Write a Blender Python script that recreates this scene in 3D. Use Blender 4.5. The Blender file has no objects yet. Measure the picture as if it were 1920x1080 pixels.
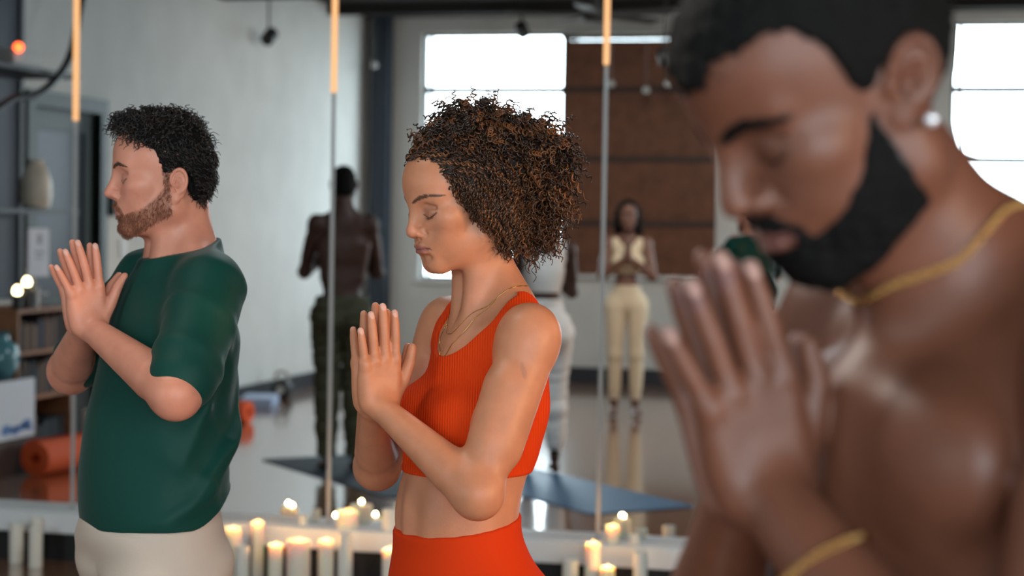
import bpy, bmesh, math, random
import numpy as np
from mathutils import Vector, Matrix
f32 = np.float32

# ---------------------------------------------------------------- sculpting with distance fields
def V3(*a): return np.array(a, f32)
def rotm(yaw=0., pitch=0., roll=0.):
    """columns = axes; yaw about z, then pitch (nose down is positive) about y, then roll about x (degrees)"""
    y, p, r = [math.radians(t) for t in (yaw, pitch, roll)]
    Rz = np.array([[math.cos(y), -math.sin(y), 0], [math.sin(y), math.cos(y), 0], [0, 0, 1]])
    Ry = np.array([[math.cos(p), 0, math.sin(p)], [0, 1, 0], [-math.sin(p), 0, math.cos(p)]])
    Rx = np.array([[1, 0, 0], [0, math.cos(r), -math.sin(r)], [0, math.sin(r), math.cos(r)]])
    return (Rz @ Ry @ Rx).astype(f32)

class Frame:
    """a chain of transforms from the figure's own frame to a part's frame"""
    def __init__(s, parent=None, R=None, t=(0, 0, 0), sc=1.0, sym=False):
        s.parent, s.R, s.t, s.sc, s.sym = parent, (np.eye(3, dtype=f32) if R is None else np.asarray(R, f32)), np.asarray(t, f32), sc, sym
    def into(s, P):
        if s.parent is not None: P = s.parent.into(P)
        Q = (P - s.t) @ s.R
        if s.sc != 1.0: Q = Q / f32(s.sc)
        if s.sym:
            Q = Q.copy(); Q[:, 1] = np.abs(Q[:, 1])
        return Q
    def out(s, Q, side=1):
        Q = np.atleast_2d(np.asarray(Q, f32)).copy()
        if s.sym: Q[:, 1] *= side
        P = (Q * f32(s.sc)) @ s.R.T + s.t
        return s.parent.out(P, side) if s.parent is not None else P
    def sides(s):
        f = s
        while f is not None:
            if f.sym: return (1, -1)
            f = f.parent
        return (1,)
    def scale(s): return s.sc * (s.parent.scale() if s.parent else 1.0)

ROOT = Frame()
SYM = Frame(sym=True)

def ell(c, r, R=None):
    c, r = np.asarray(c, f32), np.asarray(r, f32)
    def fn(P):
        q = P - c
        if R is not None: q = q @ R
        k0 = np.sqrt(((q / r) ** 2).sum(1)); k1 = np.sqrt(((q / (r * r)) ** 2).sum(1))
        return k0 * (k0 - 1) / np.maximum(k1, 1e-6)
    return fn, c, float(r.max())
def rc(a, b, r1, r2):
    """tapered capsule"""
    a, b = np.asarray(a, f32), np.asarray(b, f32)
    ba = b - a; L2 = float(ba @ ba)
    def fn(P):
        q = P - a
        t = np.clip((q @ ba) / L2, 0, 1)
        d = q - t[:, None] * ba
        return np.sqrt((d * d).sum(1)) - (r1 + (r2 - r1) * t)
    return fn, (a + b) / 2, math.sqrt(L2) / 2 + max(r1, r2)
def poly(pts, rad):
    """tapered capsules along a bent line"""
    fs = [rc(pts[i], pts[i + 1], rad[i], rad[i + 1]) for i in range(len(pts) - 1)]
    P_ = np.asarray(pts, f32); c = (P_.min(0) + P_.max(0)) / 2
    def fn(P):
        d = fs[0][0](P)
        for g in fs[1:]: d = np.minimum(d, g[0](P))
        return d
    return fn, c, float(np.sqrt(((P_ - c) ** 2).sum(1)).max() + max(rad))
def rbox(c, half, rad, R=None, taper=0.0):
    c, half = np.asarray(c, f32), np.asarray(half, f32)
    def fn(P):
        q = P - c
        if R is not None: q = q @ R
        h = np.broadcast_to(half - rad, q.shape)
        if taper:
            h = h.copy(); h[:, 1] = h[:, 1] * (1 + taper * q[:, 0] / half[0])
        d = np.abs(q) - h
        return np.sqrt((np.maximum(d, 0) ** 2).sum(1)) + np.minimum(d.max(1), 0) - rad
    return fn, c, float(np.sqrt((half ** 2).sum()) * (1 + abs(taper)))
def tor(c, R, rmaj, rmin, sx=1.0):
    """ring in the local xz plane of R, stretched by sx along x"""
    c = np.asarray(c, f32)
    def fn(P):
        q = (P - c) @ R
        d = np.sqrt((q[:, 0] / sx) ** 2 + q[:, 2] ** 2) - rmaj
        return np.sqrt(d * d + q[:, 1] ** 2) - rmin
    return fn, c, rmaj * max(1, sx) + rmin

class Field:
    def __init__(s): s.ops = []
    def add(s, prim, k=0.01, frame=ROOT, mode='u'):
        fn, c, r = prim
        cs = [frame.out(c, sd)[0] for sd in frame.sides()]
        s.ops.append((fn, cs, r * frame.scale(), k, frame, mode)); return s
    def sub(s, prim, k=0.01, frame=ROOT): return s.add(prim, k, frame, 's')
    def __call__(s, P, margin=0.03):
        n = len(P); d = np.full(n, 1.0, f32); lo_, hi_ = P.min(0), P.max(0)
        for fn, cs, r, k, frame, mode in s.ops:
            lim = (r + k + margin) ** 2
            cc = [c for c in cs if (np.maximum(np.maximum(lo_ - c, c - hi_), 0) ** 2).sum() < lim]
            if not cc: continue
            m = ((P - cc[0]) ** 2).sum(1) < lim
            if len(cc) > 1: m |= ((P - cc[1]) ** 2).sum(1) < lim
            ix = np.nonzero(m)[0]
            if len(ix) == 0: continue
            di = fn(frame.into(P[ix])).astype(f32) * f32(frame.scale())
            a = d[ix]
            if mode == 'u':
                h = np.maximum(k - np.abs(a - di), 0) / k
                d[ix] = np.minimum(a, di) - h * h * k * 0.25
            elif mode == 's':
                di = -di
                h = np.maximum(k - np.abs(a - di), 0) / k
                d[ix] = np.maximum(a, di) + h * h * k * 0.25
        return d

def mesh_field(fn, lo, hi, h, B=8):
    """surface nets over the blocks the surface passes through -> verts, quads"""
    lo = np.asarray(lo, f32); hi = np.asarray(hi, f32)
    nb = np.ceil((hi - lo) / (h * B * 4)).astype(int)
    g = np.stack(np.meshgrid(*[np.arange(n) for n in nb], indexing='ij'), -1).reshape(-1, 3)
    s0 = h * B * 4
    cen = lo + (g + 0.5).astype(f32) * f32(s0)
    d = fn(cen.astype(f32), margin=s0 * 1.4)
    g = g[np.abs(d) < s0 * 1.3]
    sub = np.stack(np.meshgrid(*[np.arange(4)] * 3, indexing='ij'), -1).reshape(-1, 3)
    g = (g[:, None] * 4 + sub).reshape(-1, 3)
    s1 = h * B
    d = fn((lo + (g + 0.5).astype(f32) * f32(s1)).astype(f32), margin=s1 * 1.5)
    g = g[np.abs(d) < s1 * 1.25]
    N = nb * 4 * B + 2
    def key(c): return (c[..., 0].astype(np.int64) * N[1] + c[..., 1]) * N[2] + c[..., 2]
    off = np.stack(np.meshgrid(*[np.arange(B + 1)] * 3, indexing='ij'), -1)
    keys, pos, eds = [], [], []
    per = max(1, 40000 // (B + 1) ** 3)
    for i in range(0, len(g), per):
        gb = g[i:i + per]
        cor = gb[:, None, None, None] * B + off
        P = (lo + cor.reshape(-1, 3).astype(f32) * f32(h)).astype(f32)
        D = fn(P, margin=0.012).reshape(len(gb), B + 1, B + 1, B + 1)
        S = D < 0
        c8 = [S[:, a:a + B, b:b + B, c:c + B] for a in (0, 1) for b in (0, 1) for c in (0, 1)]
        cnt = sum(x.astype(np.int8) for x in c8)
        act = np.nonzero((cnt > 0) & (cnt < 8))
        if len(act[0]) == 0: continue
        bi, ci, cj, ck = act
        vals = np.stack([D[bi, ci + a, cj + b, ck + c] for a in (0, 1) for b in (0, 1) for c in (0, 1)], 1)
        acc = np.zeros((len(bi), 3), f32); num = np.zeros(len(bi), f32)
        cofs = np.array([(a, b, c) for a in (0, 1) for b in (0, 1) for c in (0, 1)], f32)
        for p in range(8):
            for q in range(p + 1, 8):
                if np.abs(cofs[p] - cofs[q]).sum() != 1: continue
                va, vb = vals[:, p], vals[:, q]
                x = (va < 0) != (vb < 0)
                t = np.where(x, va / np.where(x, va - vb, 1), 0)[:, None]
                acc += np.where(x[:, None], cofs[p] + t * (cofs[q] - cofs[p]), 0); num += x
        base = gb[bi] * B + np.stack([ci, cj, ck], 1)
        keys.append(key(base + 1)); pos.append(lo + (base + acc / num[:, None]) * f32(h))
        for ax in range(3):
            sl = [slice(None)] + [slice(0, B)] * 3
            s2 = list(sl); s2[ax + 1] = slice(1, B + 1)
            A, Bv = S[tuple(sl)], S[tuple(s2)]
            e = np.nonzero(A != Bv)
            if len(e[0]) == 0: continue
            base = gb[e[0]] * B + np.stack(e[1:], 1)
            o1, o2 = (ax + 1) % 3, (ax + 2) % 3
            u = np.zeros(3, int); u[o1] = 1
            v = np.zeros(3, int); v[o2] = 1
            q = np.stack([key(base + 1 - u - v), key(base + 1 - v), key(base + 1), key(base + 1 - u)], 1)
            fl = ~A[e]
            q[fl] = q[fl][:, ::-1]
            eds.append(q)
    keys = np.concatenate(keys); pos = np.concatenate(pos); q = np.concatenate(eds)
    keys, ui = np.unique(keys, return_index=True); pos = pos[ui]
    q = np.unique(q, axis=0)
    ix = np.searchsorted(keys, q); ix = np.minimum(ix, len(keys) - 1)
    ok = (keys[ix] == q).all(1)
    return pos.astype(f32), ix[ok].astype(np.int32)

def np_mesh(name, verts, quads, mat=None, parent=None, smooth=True, col=None):
    me = bpy.data.meshes.new(name)
    nv, nq = len(verts), len(quads)
    k = quads.shape[1]
    me.vertices.add(nv); me.vertices.foreach_set('co', np.ascontiguousarray(verts, f32).ravel())
    me.loops.add(nq * k); me.loops.foreach_set('vertex_index', np.ascontiguousarray(quads, np.int32).ravel())
    me.polygons.add(nq); me.polygons.foreach_set('loop_start', np.arange(nq, dtype=np.int32) * k)
    me.polygons.foreach_set('use_smooth', np.full(nq, smooth, bool))
    me.update(calc_edges=True); me.validate()
    if col is not None:
        a = me.color_attributes.new('col', 'FLOAT_COLOR', 'POINT')
        c4 = np.ones((nv, 4), f32); c4[:, :3] = col
        a.data.foreach_set('color', c4.ravel())
    o = bpy.data.objects.new(name, me); bpy.context.scene.collection.objects.link(o)
    if mat: me.materials.append(mat)
    if parent is not None: o.parent = parent
    return o
def relax(v, q, it=2, w=0.5):
    for _ in range(it):
        acc = np.zeros_like(v); n = np.zeros(len(v), f32)
        for a, b in ((0, 1), (1, 2), (2, 3), (3, 0)):
            for i, j in ((a, b), (b, a)):
                n += np.bincount(q[:, i], minlength=len(v)); acc += np.stack([np.bincount(q[:, i], v[q[:, j], c], len(v)) for c in range(3)], 1).astype(f32)
        v = v + w * (acc / np.maximum(n, 1)[:, None] - v)
    return v
def sstep(a, b, x):
    t = np.clip((x - a) / (b - a), 0, 1); return t * t * (3 - 2 * t)
def nz(P, s, seed=0):
    """smooth pseudo noise in about -1..1"""
    r = np.random.RandomState(seed); o = np.zeros(len(P), f32)
    for i in range(5):
        w = r.normal(size=3); w = w / np.linalg.norm(w) * s * r.uniform(0.6, 1.6)
        o += np.sin(P @ w.astype(f32) + r.uniform(0, 6.28) + 0.8 * np.sin(P[:, [1, 2, 0]] @ (w * 0.7).astype(f32) + r.uniform(0, 6)))
    return o / 2.6
def dpoly(Y, Z, pts, wid):
    """signed-ish distance/width to a polyline in a plane: <1 inside"""
    best = np.full(len(Y), 9.0, f32)
    for i in range(len(pts) - 1):
        a = np.array(pts[i]); b = np.array(pts[i + 1]); ba = b - a
        t = np.clip(((Y - a[0]) * ba[0] + (Z - a[1]) * ba[1]) / (ba @ ba), 0, 1)
        w = wid[i] + (wid[i + 1] - wid[i]) * t
        best = np.minimum(best, np.hypot(Y - a[0] - t * ba[0], Z - a[1] - t * ba[1]) / w)
    return best
SKY = 8.5
C = bpy.context.scene
# ---------------------------------------------------------------- camera, sky, exposure
YAW, PITCH, ROLL = 14.0, 1.93, 0.93
cd = bpy.data.cameras.new('camera'); cam = bpy.data.objects.new('camera', cd); C.collection.objects.link(cam); C.camera = cam
cd.sensor_width = 36; cd.lens = 36 * 3571 / 1920; cd.clip_start = .05
cam.matrix_world = Matrix.Translation((0, 0, 1.53)) @ Matrix.Rotation(math.radians(YAW), 4, 'Z') @ Matrix.Rotation(math.radians(90 - PITCH), 4, 'X') @ Matrix.Rotation(math.radians(ROLL), 4, 'Z')
cd.dof.use_dof = True; cd.dof.focus_distance = 3.17; cd.dof.aperture_fstop = 4.0
C.view_settings.view_transform = 'Standard'; C.view_settings.look = 'None'; C.view_settings.exposure = .58; C.view_settings.gamma = 1; C.view_settings.use_curve_mapping = False
C.cycles.use_denoising = True; C.cycles.max_bounces = 10; C.cycles.diffuse_bounces = 5; C.cycles.glossy_bounces = 6; C.cycles.sample_clamp_indirect = 6.
w = bpy.data.worlds.new('sky'); C.world = w; w.use_nodes = True
_n = w.node_tree.nodes; _l = w.node_tree.links       # bright overcast sky over darker ground
_g, _s, _r = _n.new('ShaderNodeTexCoord'), _n.new('ShaderNodeSeparateXYZ'), _n.new('ShaderNodeValToRGB')
_l.new(_g.outputs['Generated'], _s.inputs[0]); _m = _n.new('ShaderNodeMapRange'); _m.inputs[1].default_value = -1; _m.inputs[2].default_value = 1; _l.new(_s.outputs['Z'], _m.inputs[0]); _l.new(_m.outputs[0], _r.inputs[0])
_r.color_ramp.elements[0].position = .36; _r.color_ramp.elements[0].color = (.20, .21, .20, 1); _r.color_ramp.elements[1].position = .47; _r.color_ramp.elements[1].color = (.76, .92, 1.0, 1)
_l.new(_r.outputs[0], _n['Background'].inputs[0]); w.node_tree.nodes['Background'].inputs[1].default_value = SKY
def lamp(name, kind, loc, target, energy, color, size=.1, **kw):
    l = bpy.data.lights.new(name, kind); l.energy = energy; l.color = color
    if kind == 'AREA': l.size = size
    else: l.shadow_soft_size = size
    for k, v in kw.items(): setattr(l, k, v)
    o = bpy.data.objects.new(name, l); C.collection.objects.link(o); o.location = loc
    o.rotation_euler = (Vector(target) - Vector(loc)).to_track_quat('-Z', 'Y').to_euler(); return o
WARM = (1., .66, .38)
YM, YW, XL, XR, ZC = 7.834, -2.50, -6.05, 3.6, 3.56      # mirror wall, window wall, left and right walls, ceiling
WINDOWS = [(-5.48, -4.04, .97, 3.40), (-4.02, -2.56, 1.05, 3.38), (-.36, 1.10, .97, 3.46), (1.40, 2.86, .97, 3.46)]  # the last window is unseen, added for extra light
SIDE = [(-2.2, -.8, .5, 3.2)]        # unseen window added in the right wall for more light
for i, (a, b, c_, d_) in enumerate(WINDOWS):               # portals: they guide sky light in and are not seen
    if i == 1: continue
    o = lamp('window_portal', 'AREA', ((a + b) / 2, YW - .16, (c_ + d_) / 2), ((a + b) / 2, 5, (c_ + d_) / 2), 1, (1, 1, 1), b - a, shape='RECTANGLE', size_y=d_ - c_)
    o.data.cycles.is_portal = True
for a, b, c_, d_ in SIDE:
    o = lamp('window_portal', 'AREA', (XR + .16, (a + b) / 2, (c_ + d_) / 2), (-5, (a + b) / 2, (c_ + d_) / 2), 1, (1, 1, 1), b - a, shape='RECTANGLE', size_y=d_ - c_)
    o.data.cycles.is_portal = True
lamp('warm_fill', 'SPOT', (3.2, 2.0, 1.9), (-.95, 3.1, 1.05), 235, (1., .55, .27), .35, spot_size=math.radians(34), spot_blend=.7)  # added unseen spot, warms the people from the right
lamp('warm_fill', 'SPOT', (2.6, 5.2, 2.4), (-.9, 3.2, 1.15), 70, (1., .58, .30), .3, spot_size=math.radians(36), spot_blend=.7)  # second added spot, unseen, from the mirror side
lamp('ceiling_fill', 'AREA', (-1.7, 5.5, 3.50), (-2.6, 4.6, .6), 38, (.88, .95, 1.), 1.2)  # added unseen area light overhead, lifts the turned backs and the ledge
lamp('room_fill', 'AREA', (-2.0, 2.6, 3.30), (-2.4, -2.5, .9), 58, (1., .93, .84), .9)  # added unseen fill light, brightens the window wall and blind
lamp('warm_fill', 'SPOT', (3.2, .2, 2.2), (.45, 1.5, 1.45), 105, (1., .58, .32), .25, spot_size=math.radians(30), spot_blend=.7)  # added unseen spot, warms the nearest person's neck and shoulder
# ---------------------------------------------------------------- materials
MAT = {}
def mat(name, color, rough=.5, metal=0., spec=.5, sss=0., emit=None, estr=0., bump=None, noise=None, **kw):
    m = bpy.data.materials.new(name); m.use_nodes = True; nt = m.node_tree; b = nt.nodes['Principled BSDF']
    b.inputs['Base Color'].default_value = (*color, 1); b.inputs['Roughness'].default_value = rough; b.inputs['Metallic'].default_value = metal
    b.inputs['Specular IOR Level'].default_value = spec
    if sss: b.inputs['Subsurface Weight'].default_value = sss; b.inputs['Subsurface Radius'].default_value = (.012, .005, .003); b.inputs['Subsurface Scale'].default_value = 1
    if emit: b.inputs['Emission Color'].default_value = (*emit, 1); b.inputs['Emission Strength'].default_value = estr
    for k, v in kw.items(): b.inputs[k].default_value = v
    tc = nt.nodes.new('ShaderNodeTexCoord')
    if noise:
        sc, amt = noise
        n = nt.nodes.new('ShaderNodeTexNoise'); n.inputs['Scale'].default_value = sc; n.inputs['Detail'].default_value = 4; nt.links.new(tc.outputs['Object'], n.inputs['Vector'])
        r = nt.nodes.new('ShaderNodeValToRGB'); r.color_ramp.elements[0].position = .3; r.color_ramp.elements[1].position = .7
        r.color_ramp.elements[0].color = (*[max(0, c * (1 - amt)) for c in color], 1); r.color_ramp.elements[1].color = (*[min(1, c * (1 + amt)) for c in color], 1)
        nt.links.new(n.outputs['Fac'], r.inputs['Fac']); nt.links.new(r.outputs['Color'], b.inputs['Base Color'])
    if bump:
        sc, st = bump
        n = nt.nodes.new('ShaderNodeTexNoise'); n.inputs['Scale'].default_value = sc; n.inputs['Detail'].default_value = 3; nt.links.new(tc.outputs['Object'], n.inputs['Vector'])
        u = nt.nodes.new('ShaderNodeBump'); u.inputs['Strength'].default_value = st; u.inputs['Distance'].default_value = .002
        nt.links.new(n.outputs['Fac'], u.inputs['Height']); nt.links.new(u.outputs['Normal'], b.inputs['Normal'])
    MAT[name] = m; return m
def skin_mat(name, rough, sss, spec=.4):
    m = mat(name, (.5, .3, .2), rough, spec=spec, sss=sss, bump=(260, .12)); nt = m.node_tree; b = nt.nodes['Principled BSDF']
    a = nt.nodes.new('ShaderNodeAttribute'); a.attribute_name = 'col'
    tc = nt.nodes.new('ShaderNodeTexCoord'); n = nt.nodes.new('ShaderNodeTexNoise'); n.inputs['Scale'].default_value = 28; n.inputs['Detail'].default_value = 6
    nt.links.new(tc.outputs['Object'], n.inputs['Vector'])
    mr = nt.nodes.new('ShaderNodeMapRange'); mr.inputs[1].default_value = .3; mr.inputs[2].default_value = .7; mr.inputs[3].default_value = .90; mr.inputs[4].default_value = 1.08; nt.links.new(n.outputs['Fac'], mr.inputs[0])
    mx = nt.nodes.new('ShaderNodeVectorMath'); mx.operation = 'SCALE'; nt.links.new(a.outputs['Color'], mx.inputs[0]); nt.links.new(mr.outputs[0], mx.inputs['Scale'])
    nt.links.new(mx.outputs[0], b.inputs['Base Color']); return m
skin_mat('skin', .45, .12)
skin_mat('dark_skin', .48, .06, .4)
def rib_mat(name, color, scale):
    m = mat(name, color, .8, spec=.1); nt = m.node_tree; b = nt.nodes['Principled BSDF']
    tc = nt.nodes.new('ShaderNodeTexCoord'); w = nt.nodes.new('ShaderNodeTexWave'); w.inputs['Scale'].default_value = scale; w.bands_direction = 'X'; w.inputs['Distortion'].default_value = .6
    nt.links.new(tc.outputs['Object'], w.inputs['Vector']); u = nt.nodes.new('ShaderNodeBump'); u.inputs['Strength'].default_value = .5; u.inputs['Distance'].default_value = .002
    nt.links.new(w.outputs['Fac'], u.inputs['Height']); nt.links.new(u.outputs['Normal'], b.inputs['Normal']); return m
rib_mat('orange_rib', (.66, .046, .004), 75)
mat('orange_cloth', (.58, .038, .004), .8, spec=.1, bump=(300, .1))
mat('lash', (.012, .008, .006), .6)
mat('hair_dark', (.012, .0065, .0045), .55, spec=.3)
mat('gold', (.62, .36, .13), .25, metal=1.)
def hair_mat(name, rough=.42):
    m = mat(name, (.05, .02, .01), rough, spec=.5); nt = m.node_tree; a = nt.nodes.new('ShaderNodeAttribute'); a.attribute_name = 'col'
    nt.links.new(a.outputs['Color'], nt.nodes['Principled BSDF'].inputs['Base Color']); return m
hair_mat('hair')
mat('hair_black', (.0045, .004, .0038), .75, spec=.12, bump=(900, .6))
mat('brow_brown', (.07, .03, .018), .6)
mat('beard_red', (.22, .075, .035), .5)
mat('green_cloth', (.0022, .046, .034), .6, spec=.2, bump=(500, .08), **{'Sheen Weight': .06, 'Sheen Roughness': .4})
mat('beige_cloth', (.56, .46, .38), .8, spec=.2, bump=(400, .15))
mat('khaki_cloth', (.075, .075, .045), .8, spec=.2)
mat('crystal', (.85, .85, .88), .08, metal=.6)
mat('white_cloth', (.88, .87, .84), .8, spec=.2)
mat('cream_cloth', (.60, .50, .36), .8, spec=.2)
RES=.0022
# ---------------------------------------------------------------- anatomy
def head_ops(F, H, p):
    """H: symmetric head frame (x to the face, y to the left ear, z up, origin between the ears)"""
    g = p.get
    jw = g('jaw', 0.050); ch = g('chin', 0.0); fw = g('face', 1.0); no = g('nose', 1.0); nl = g('nose_z', 0.); nw = g('nose_w', 1.0); lip = g('lip', 1.0)
    nk = g('neck_r', 0.05)
    oc = g('occ', 0.)
    F.add(ell((-.004 + oc / 2, 0, .043), (.095 - oc / 2, .0735, .084)), .01, H)
    F.add(ell((.036, 0, .052), (.0575, .060, .054)), .03, H)                  # forehead
    F.add(ell((.034, 0, -.012), (.052, .056 * fw, .070)), .03, H)             # mid face
    F.add(ell((.056, .030 * fw, -.030), (.030, .026, .036)), .025, H)         # cheek fill
    F.add(rc((.004, jw, -.050), (.072, .014 + ch, -.088), .016, .0125), .03, H)    # jaw line
    F.add(rc((-.004, jw + .004, -.012), (.004, jw, -.050), .014, .016), .025, H)  # ramus
    F.add(ell((.030, 0, -.062), (.046, .040, .028)), .03, H)                  # floor of the mouth
    F.add(ell((.080, .004 + ch, -.084), (.0145, .016, .014)), .016, H)        # chin
    F.add(ell((.058, .047 * fw, -.006), (.020, .017, .015)), .022, H)         # cheekbone
    F.add(rc((.086, .008, .029), (.070, .043, .031), .0085, .0075), .016, H)  # brow ridge
    F.add(ell((.080, 0, -.050), (.022, .027, .026)), .022, H)                 # muzzle
    F.sub(ell((.1000, .031, .010), (.0180, .0165, .0135)), .014, H)            # eye socket
    F.add(ell((.0722, .0315, .0085), (.0140, .0160, .0130)), .009, H)         # closed lids over the eyeball
    F.add(rc((.0825, .0200, .0035), (.0838, .0315, -.0015), .0016, .0019), .003, H)   # lower lid edge
    F.add(rc((.0838, .0315, -.0015), (.0755, .0440, .0020), .0019, .0016), .003, H)
    F.sub(rc((.0865, .0310, .0195), (.0780, .0450, .0150), .0014, .0012), .009, H)      # upper lid crease
    # nose
    b = .0065 * nw
    F.add(rc((.0905, 0, .024), (.1065 + .004 * (no - 1), 0, -.010 + nl), b, b + .0018), .014, H)
    F.add(ell((.1085 + .007 * (no - 1), 0, -.0185 + nl), (.0098 * no, .0095 * nw, .0088)), .008, H)
    F.add(ell((.0975, .0108 * nw, -.0225 + nl), (.0105, .0068 * nw, .0075)), .006, H)
    F.add(rc((.104, 0, -.0265 + nl), (.094, 0, -.031 + nl), .0038, .0045), .005, H)
    F.sub(ell((.1025, .0068 * nw, -.0300 + nl), (.0055, .0032, .0035)), .003, H)
    F.sub(rc((.100, .0175 * nw, -.018 + nl), (.088, .0215 * nw, -.027 + nl), .0012, .0012), .006, H)
    # lips
    lx = g('lip_x', 0.)
    F.add(poly([(.0990 + lx, 0, -.0475), (.0975 + lx, .009, -.0472), (.0880, .0225, -.0520)], [.0048 * lip, .0046 * lip, .0022]), .0035, H)
    F.add(poly([(.0975 + lx, 0, -.0570), (.0955 + lx, .010, -.0570), (.0870, .0215, -.0535)], [.0058 * lip, .0054 * lip, .0022]), .0035, H)
    F.sub(poly([(.1055 + lx, 0, -.0520), (.1025 + lx, .010, -.0520), (.0920, .0235, -.0535), (.086, .0270, -.0550)], [.0011, .0011, .0011, .0013]), .0025, H)
    F.sub(rc((.1035, 0, -.034), (.1035, 0, -.042), .0014, .0018), .004, H)    # philtrum
    F.sub(rc((.1005, 0, -.0695), (.0950, .013, -.0690), .0035, .0025), .014, H)
    # ear
    if g('ears', True):
        e = g('ear', 1.0); ez = g('ear_z', 0.)
        R = rotm(-24, 0, 0) @ rotm(0, g('ear_tilt', -12), 0)
        c = V3(-.012, .0765, .004 + ez)
        F.add(ell(c, V3(.0165, .0040, .0290) * e, R), .006, H)
        F.add(tor(c + R @ V3(.0, .0045, .005) * e, R, .0205 * e, .0034, .72), .004, H)
        F.add(ell(c + R @ V3(.003, .0030, -.0255) * e, V3(.0085, .0042, .0085) * e, R), .005, H)
        F.sub(ell(c + R @ V3(.004, .0055, -.004) * e, V3(.0075, .0055, .0110) * e, R), .003, H)
        F.add(tor(c + R @ V3(-.001, .0042, .002) * e, R, .0125 * e, .0024, .62), .003, H)
        F.add(ell(c + R @ V3(.0145, .0025, -.006) * e, V3(.0045, .0040, .0065), R), .004, H)
def face_col(P, base, p):
    """skin tints that belong to the face itself: lips, brows, lash line, a flush on cheek and nose; plus shade painted in the lid crease"""
    x, y, z = P[:, 0], np.abs(P[:, 1]), P[:, 2]
    col = np.broadcast_to(np.asarray(base, f32), (len(P), 3)).copy()
    front = sstep(.045, .06, x) * sstep(-.12, -.11, z)
    def mix(m, c, a=1.0):
        nonlocal col
        m = (np.clip(m, 0, 1) * a)[:, None]; col = col * (1 - m) + np.asarray(c, f32) * m
    ch = np.exp(-(((y - .042) / .02) ** 2 + ((z + .018) / .018) ** 2)) * front
    mix(ch, p['flush'], .5)
    mix(np.exp(-((y / .014) ** 2 + ((z + .021) / .012) ** 2)) * sstep(.09, .105, x), p['flush'], .55)
    sock = np.exp(-(((y - .031) / .017) ** 2 + ((z - .010) / .013) ** 2)) * front
    mix(sock, p['lid'], .5)
    mix(sstep(1.3, .5, dpoly(y, z, [(.018, .0130), (.0310, .0195), (.047, .0140)], [.0012, .0016, .0012])) * front, np.asarray(p['lid']) * .7, .22)  # upper lid crease: its shade is painted into the skin colour
    lp = sstep(1.0, .72, dpoly(y, z, [(0, -.0520), (.011, -.0520), (.0235, -.0530)], [.0092, .0085, .0025])) * sstep(.080, .086, x)
    mix(lp, p['lips'])
    ml = sstep(1.2, .6, dpoly(y, z, [(0, -.0520), (.010, -.0520), (.0235, -.0532)], [.0012, .0012, .0012])) * sstep(.080, .086, x)
    mix(ml, np.asarray(p['lips']) * .35, .8)
    n = nz(P, 900, 3) * .22
    b = p.get('brow_w', 1.0)
    br = sstep(1.1, .65, dpoly(y, z, p.get('brow_line', [(.012, .0305), (.030, .0365), (.049, .0300)]), p.get('brow_wid', [.0042, .0040, .0016])) + n) * front
    mix(br, p['brow'], p.get('brow_a', .9))
    la = sstep(1.2, .6, dpoly(y, z, p.get('lash_line', [(.0170, .0050), (.0235, .0008), (.0315, -.0010), (.0400, .0008), (.0500, .0065)]), [.0010, .0014, .0018, .0019, .0014])) * front
    mix(la, p['lash'], .92)
    if 'beard' in p:
        q = p['beard_mask'](x, y, z) + n * .6
        mix(sstep(.25, .8, q), p['beard'], p.get('beard_a', .9))
    return col

def hand_ops(F, A, p):
    """A: hand frame, origin at the wrist, x to the finger tips, y to the thumb side, z out of the back of the hand"""
    s = p.get('len', 1.0); w = p.get('wid', 1.0); k = .0045
    F.add(rbox((.046, .0, .003), (.046, .036 * w, .0125), .012, taper=.14), .016, A)
    F.add(ell((.014, .0, .002), (.028, .026 * w, .016)), .018, A)
    F.add(ell((.042, .024 * w, -.003), (.034, .016, .012)), .012, A)            # thumb ball
    F.add(ell((.036, -.026 * w, -.002), (.034, .012, .013)), .012, A)
    fan = p.get('fan', (3., .5, -2.5, -8.)); L = [.076, .084, .077, .060]
    for i, (y0, ln) in enumerate(zip((.0285, .0095, -.0100, -.0280), L)):
        a = math.radians(fan[i]); x0 = (.086, .090, .085, .077)[i]
        r = (.0086, .0088, .0082, .0073)[i] * p.get('fat', 1.0)
        z0 = p.get('fz', (0., 0., 0., 0.))[i]
        pts = [(x0 - .018, y0 * w - .018 * math.sin(a), .004)]
        bend = p.get('bend', 0.06)
        X, Y, Z, th = x0, y0 * w, .005 + z0, -bend * .4
        for fr in (.46, .30, .24):
            pts.append((X, Y, Z))
            X += ln * fr * math.cos(a) * s; Y += ln * fr * math.sin(a) * s; Z -= ln * fr * math.sin(th); th += bend
        pts.append((X, Y, Z))
        F.add(poly(pts, [r * 1.05, r * 1.08, r * 1.0, r * .92, r * .74]), k, A)
        F.add(ell((x0, y0 * w, .0085), (.010, .0075, .0075)), .006, A)          # knuckle
    t = p.get('thumb', [(.020, .026), (.045, .046), (.075, .060), (.100, .066)]); tz = p.get('thumb_z', -.004)
    F.add(poly([(a, b * w, tz) for a, b in t], [.014, .0118, .0100, .0078]), .006, A)
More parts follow.
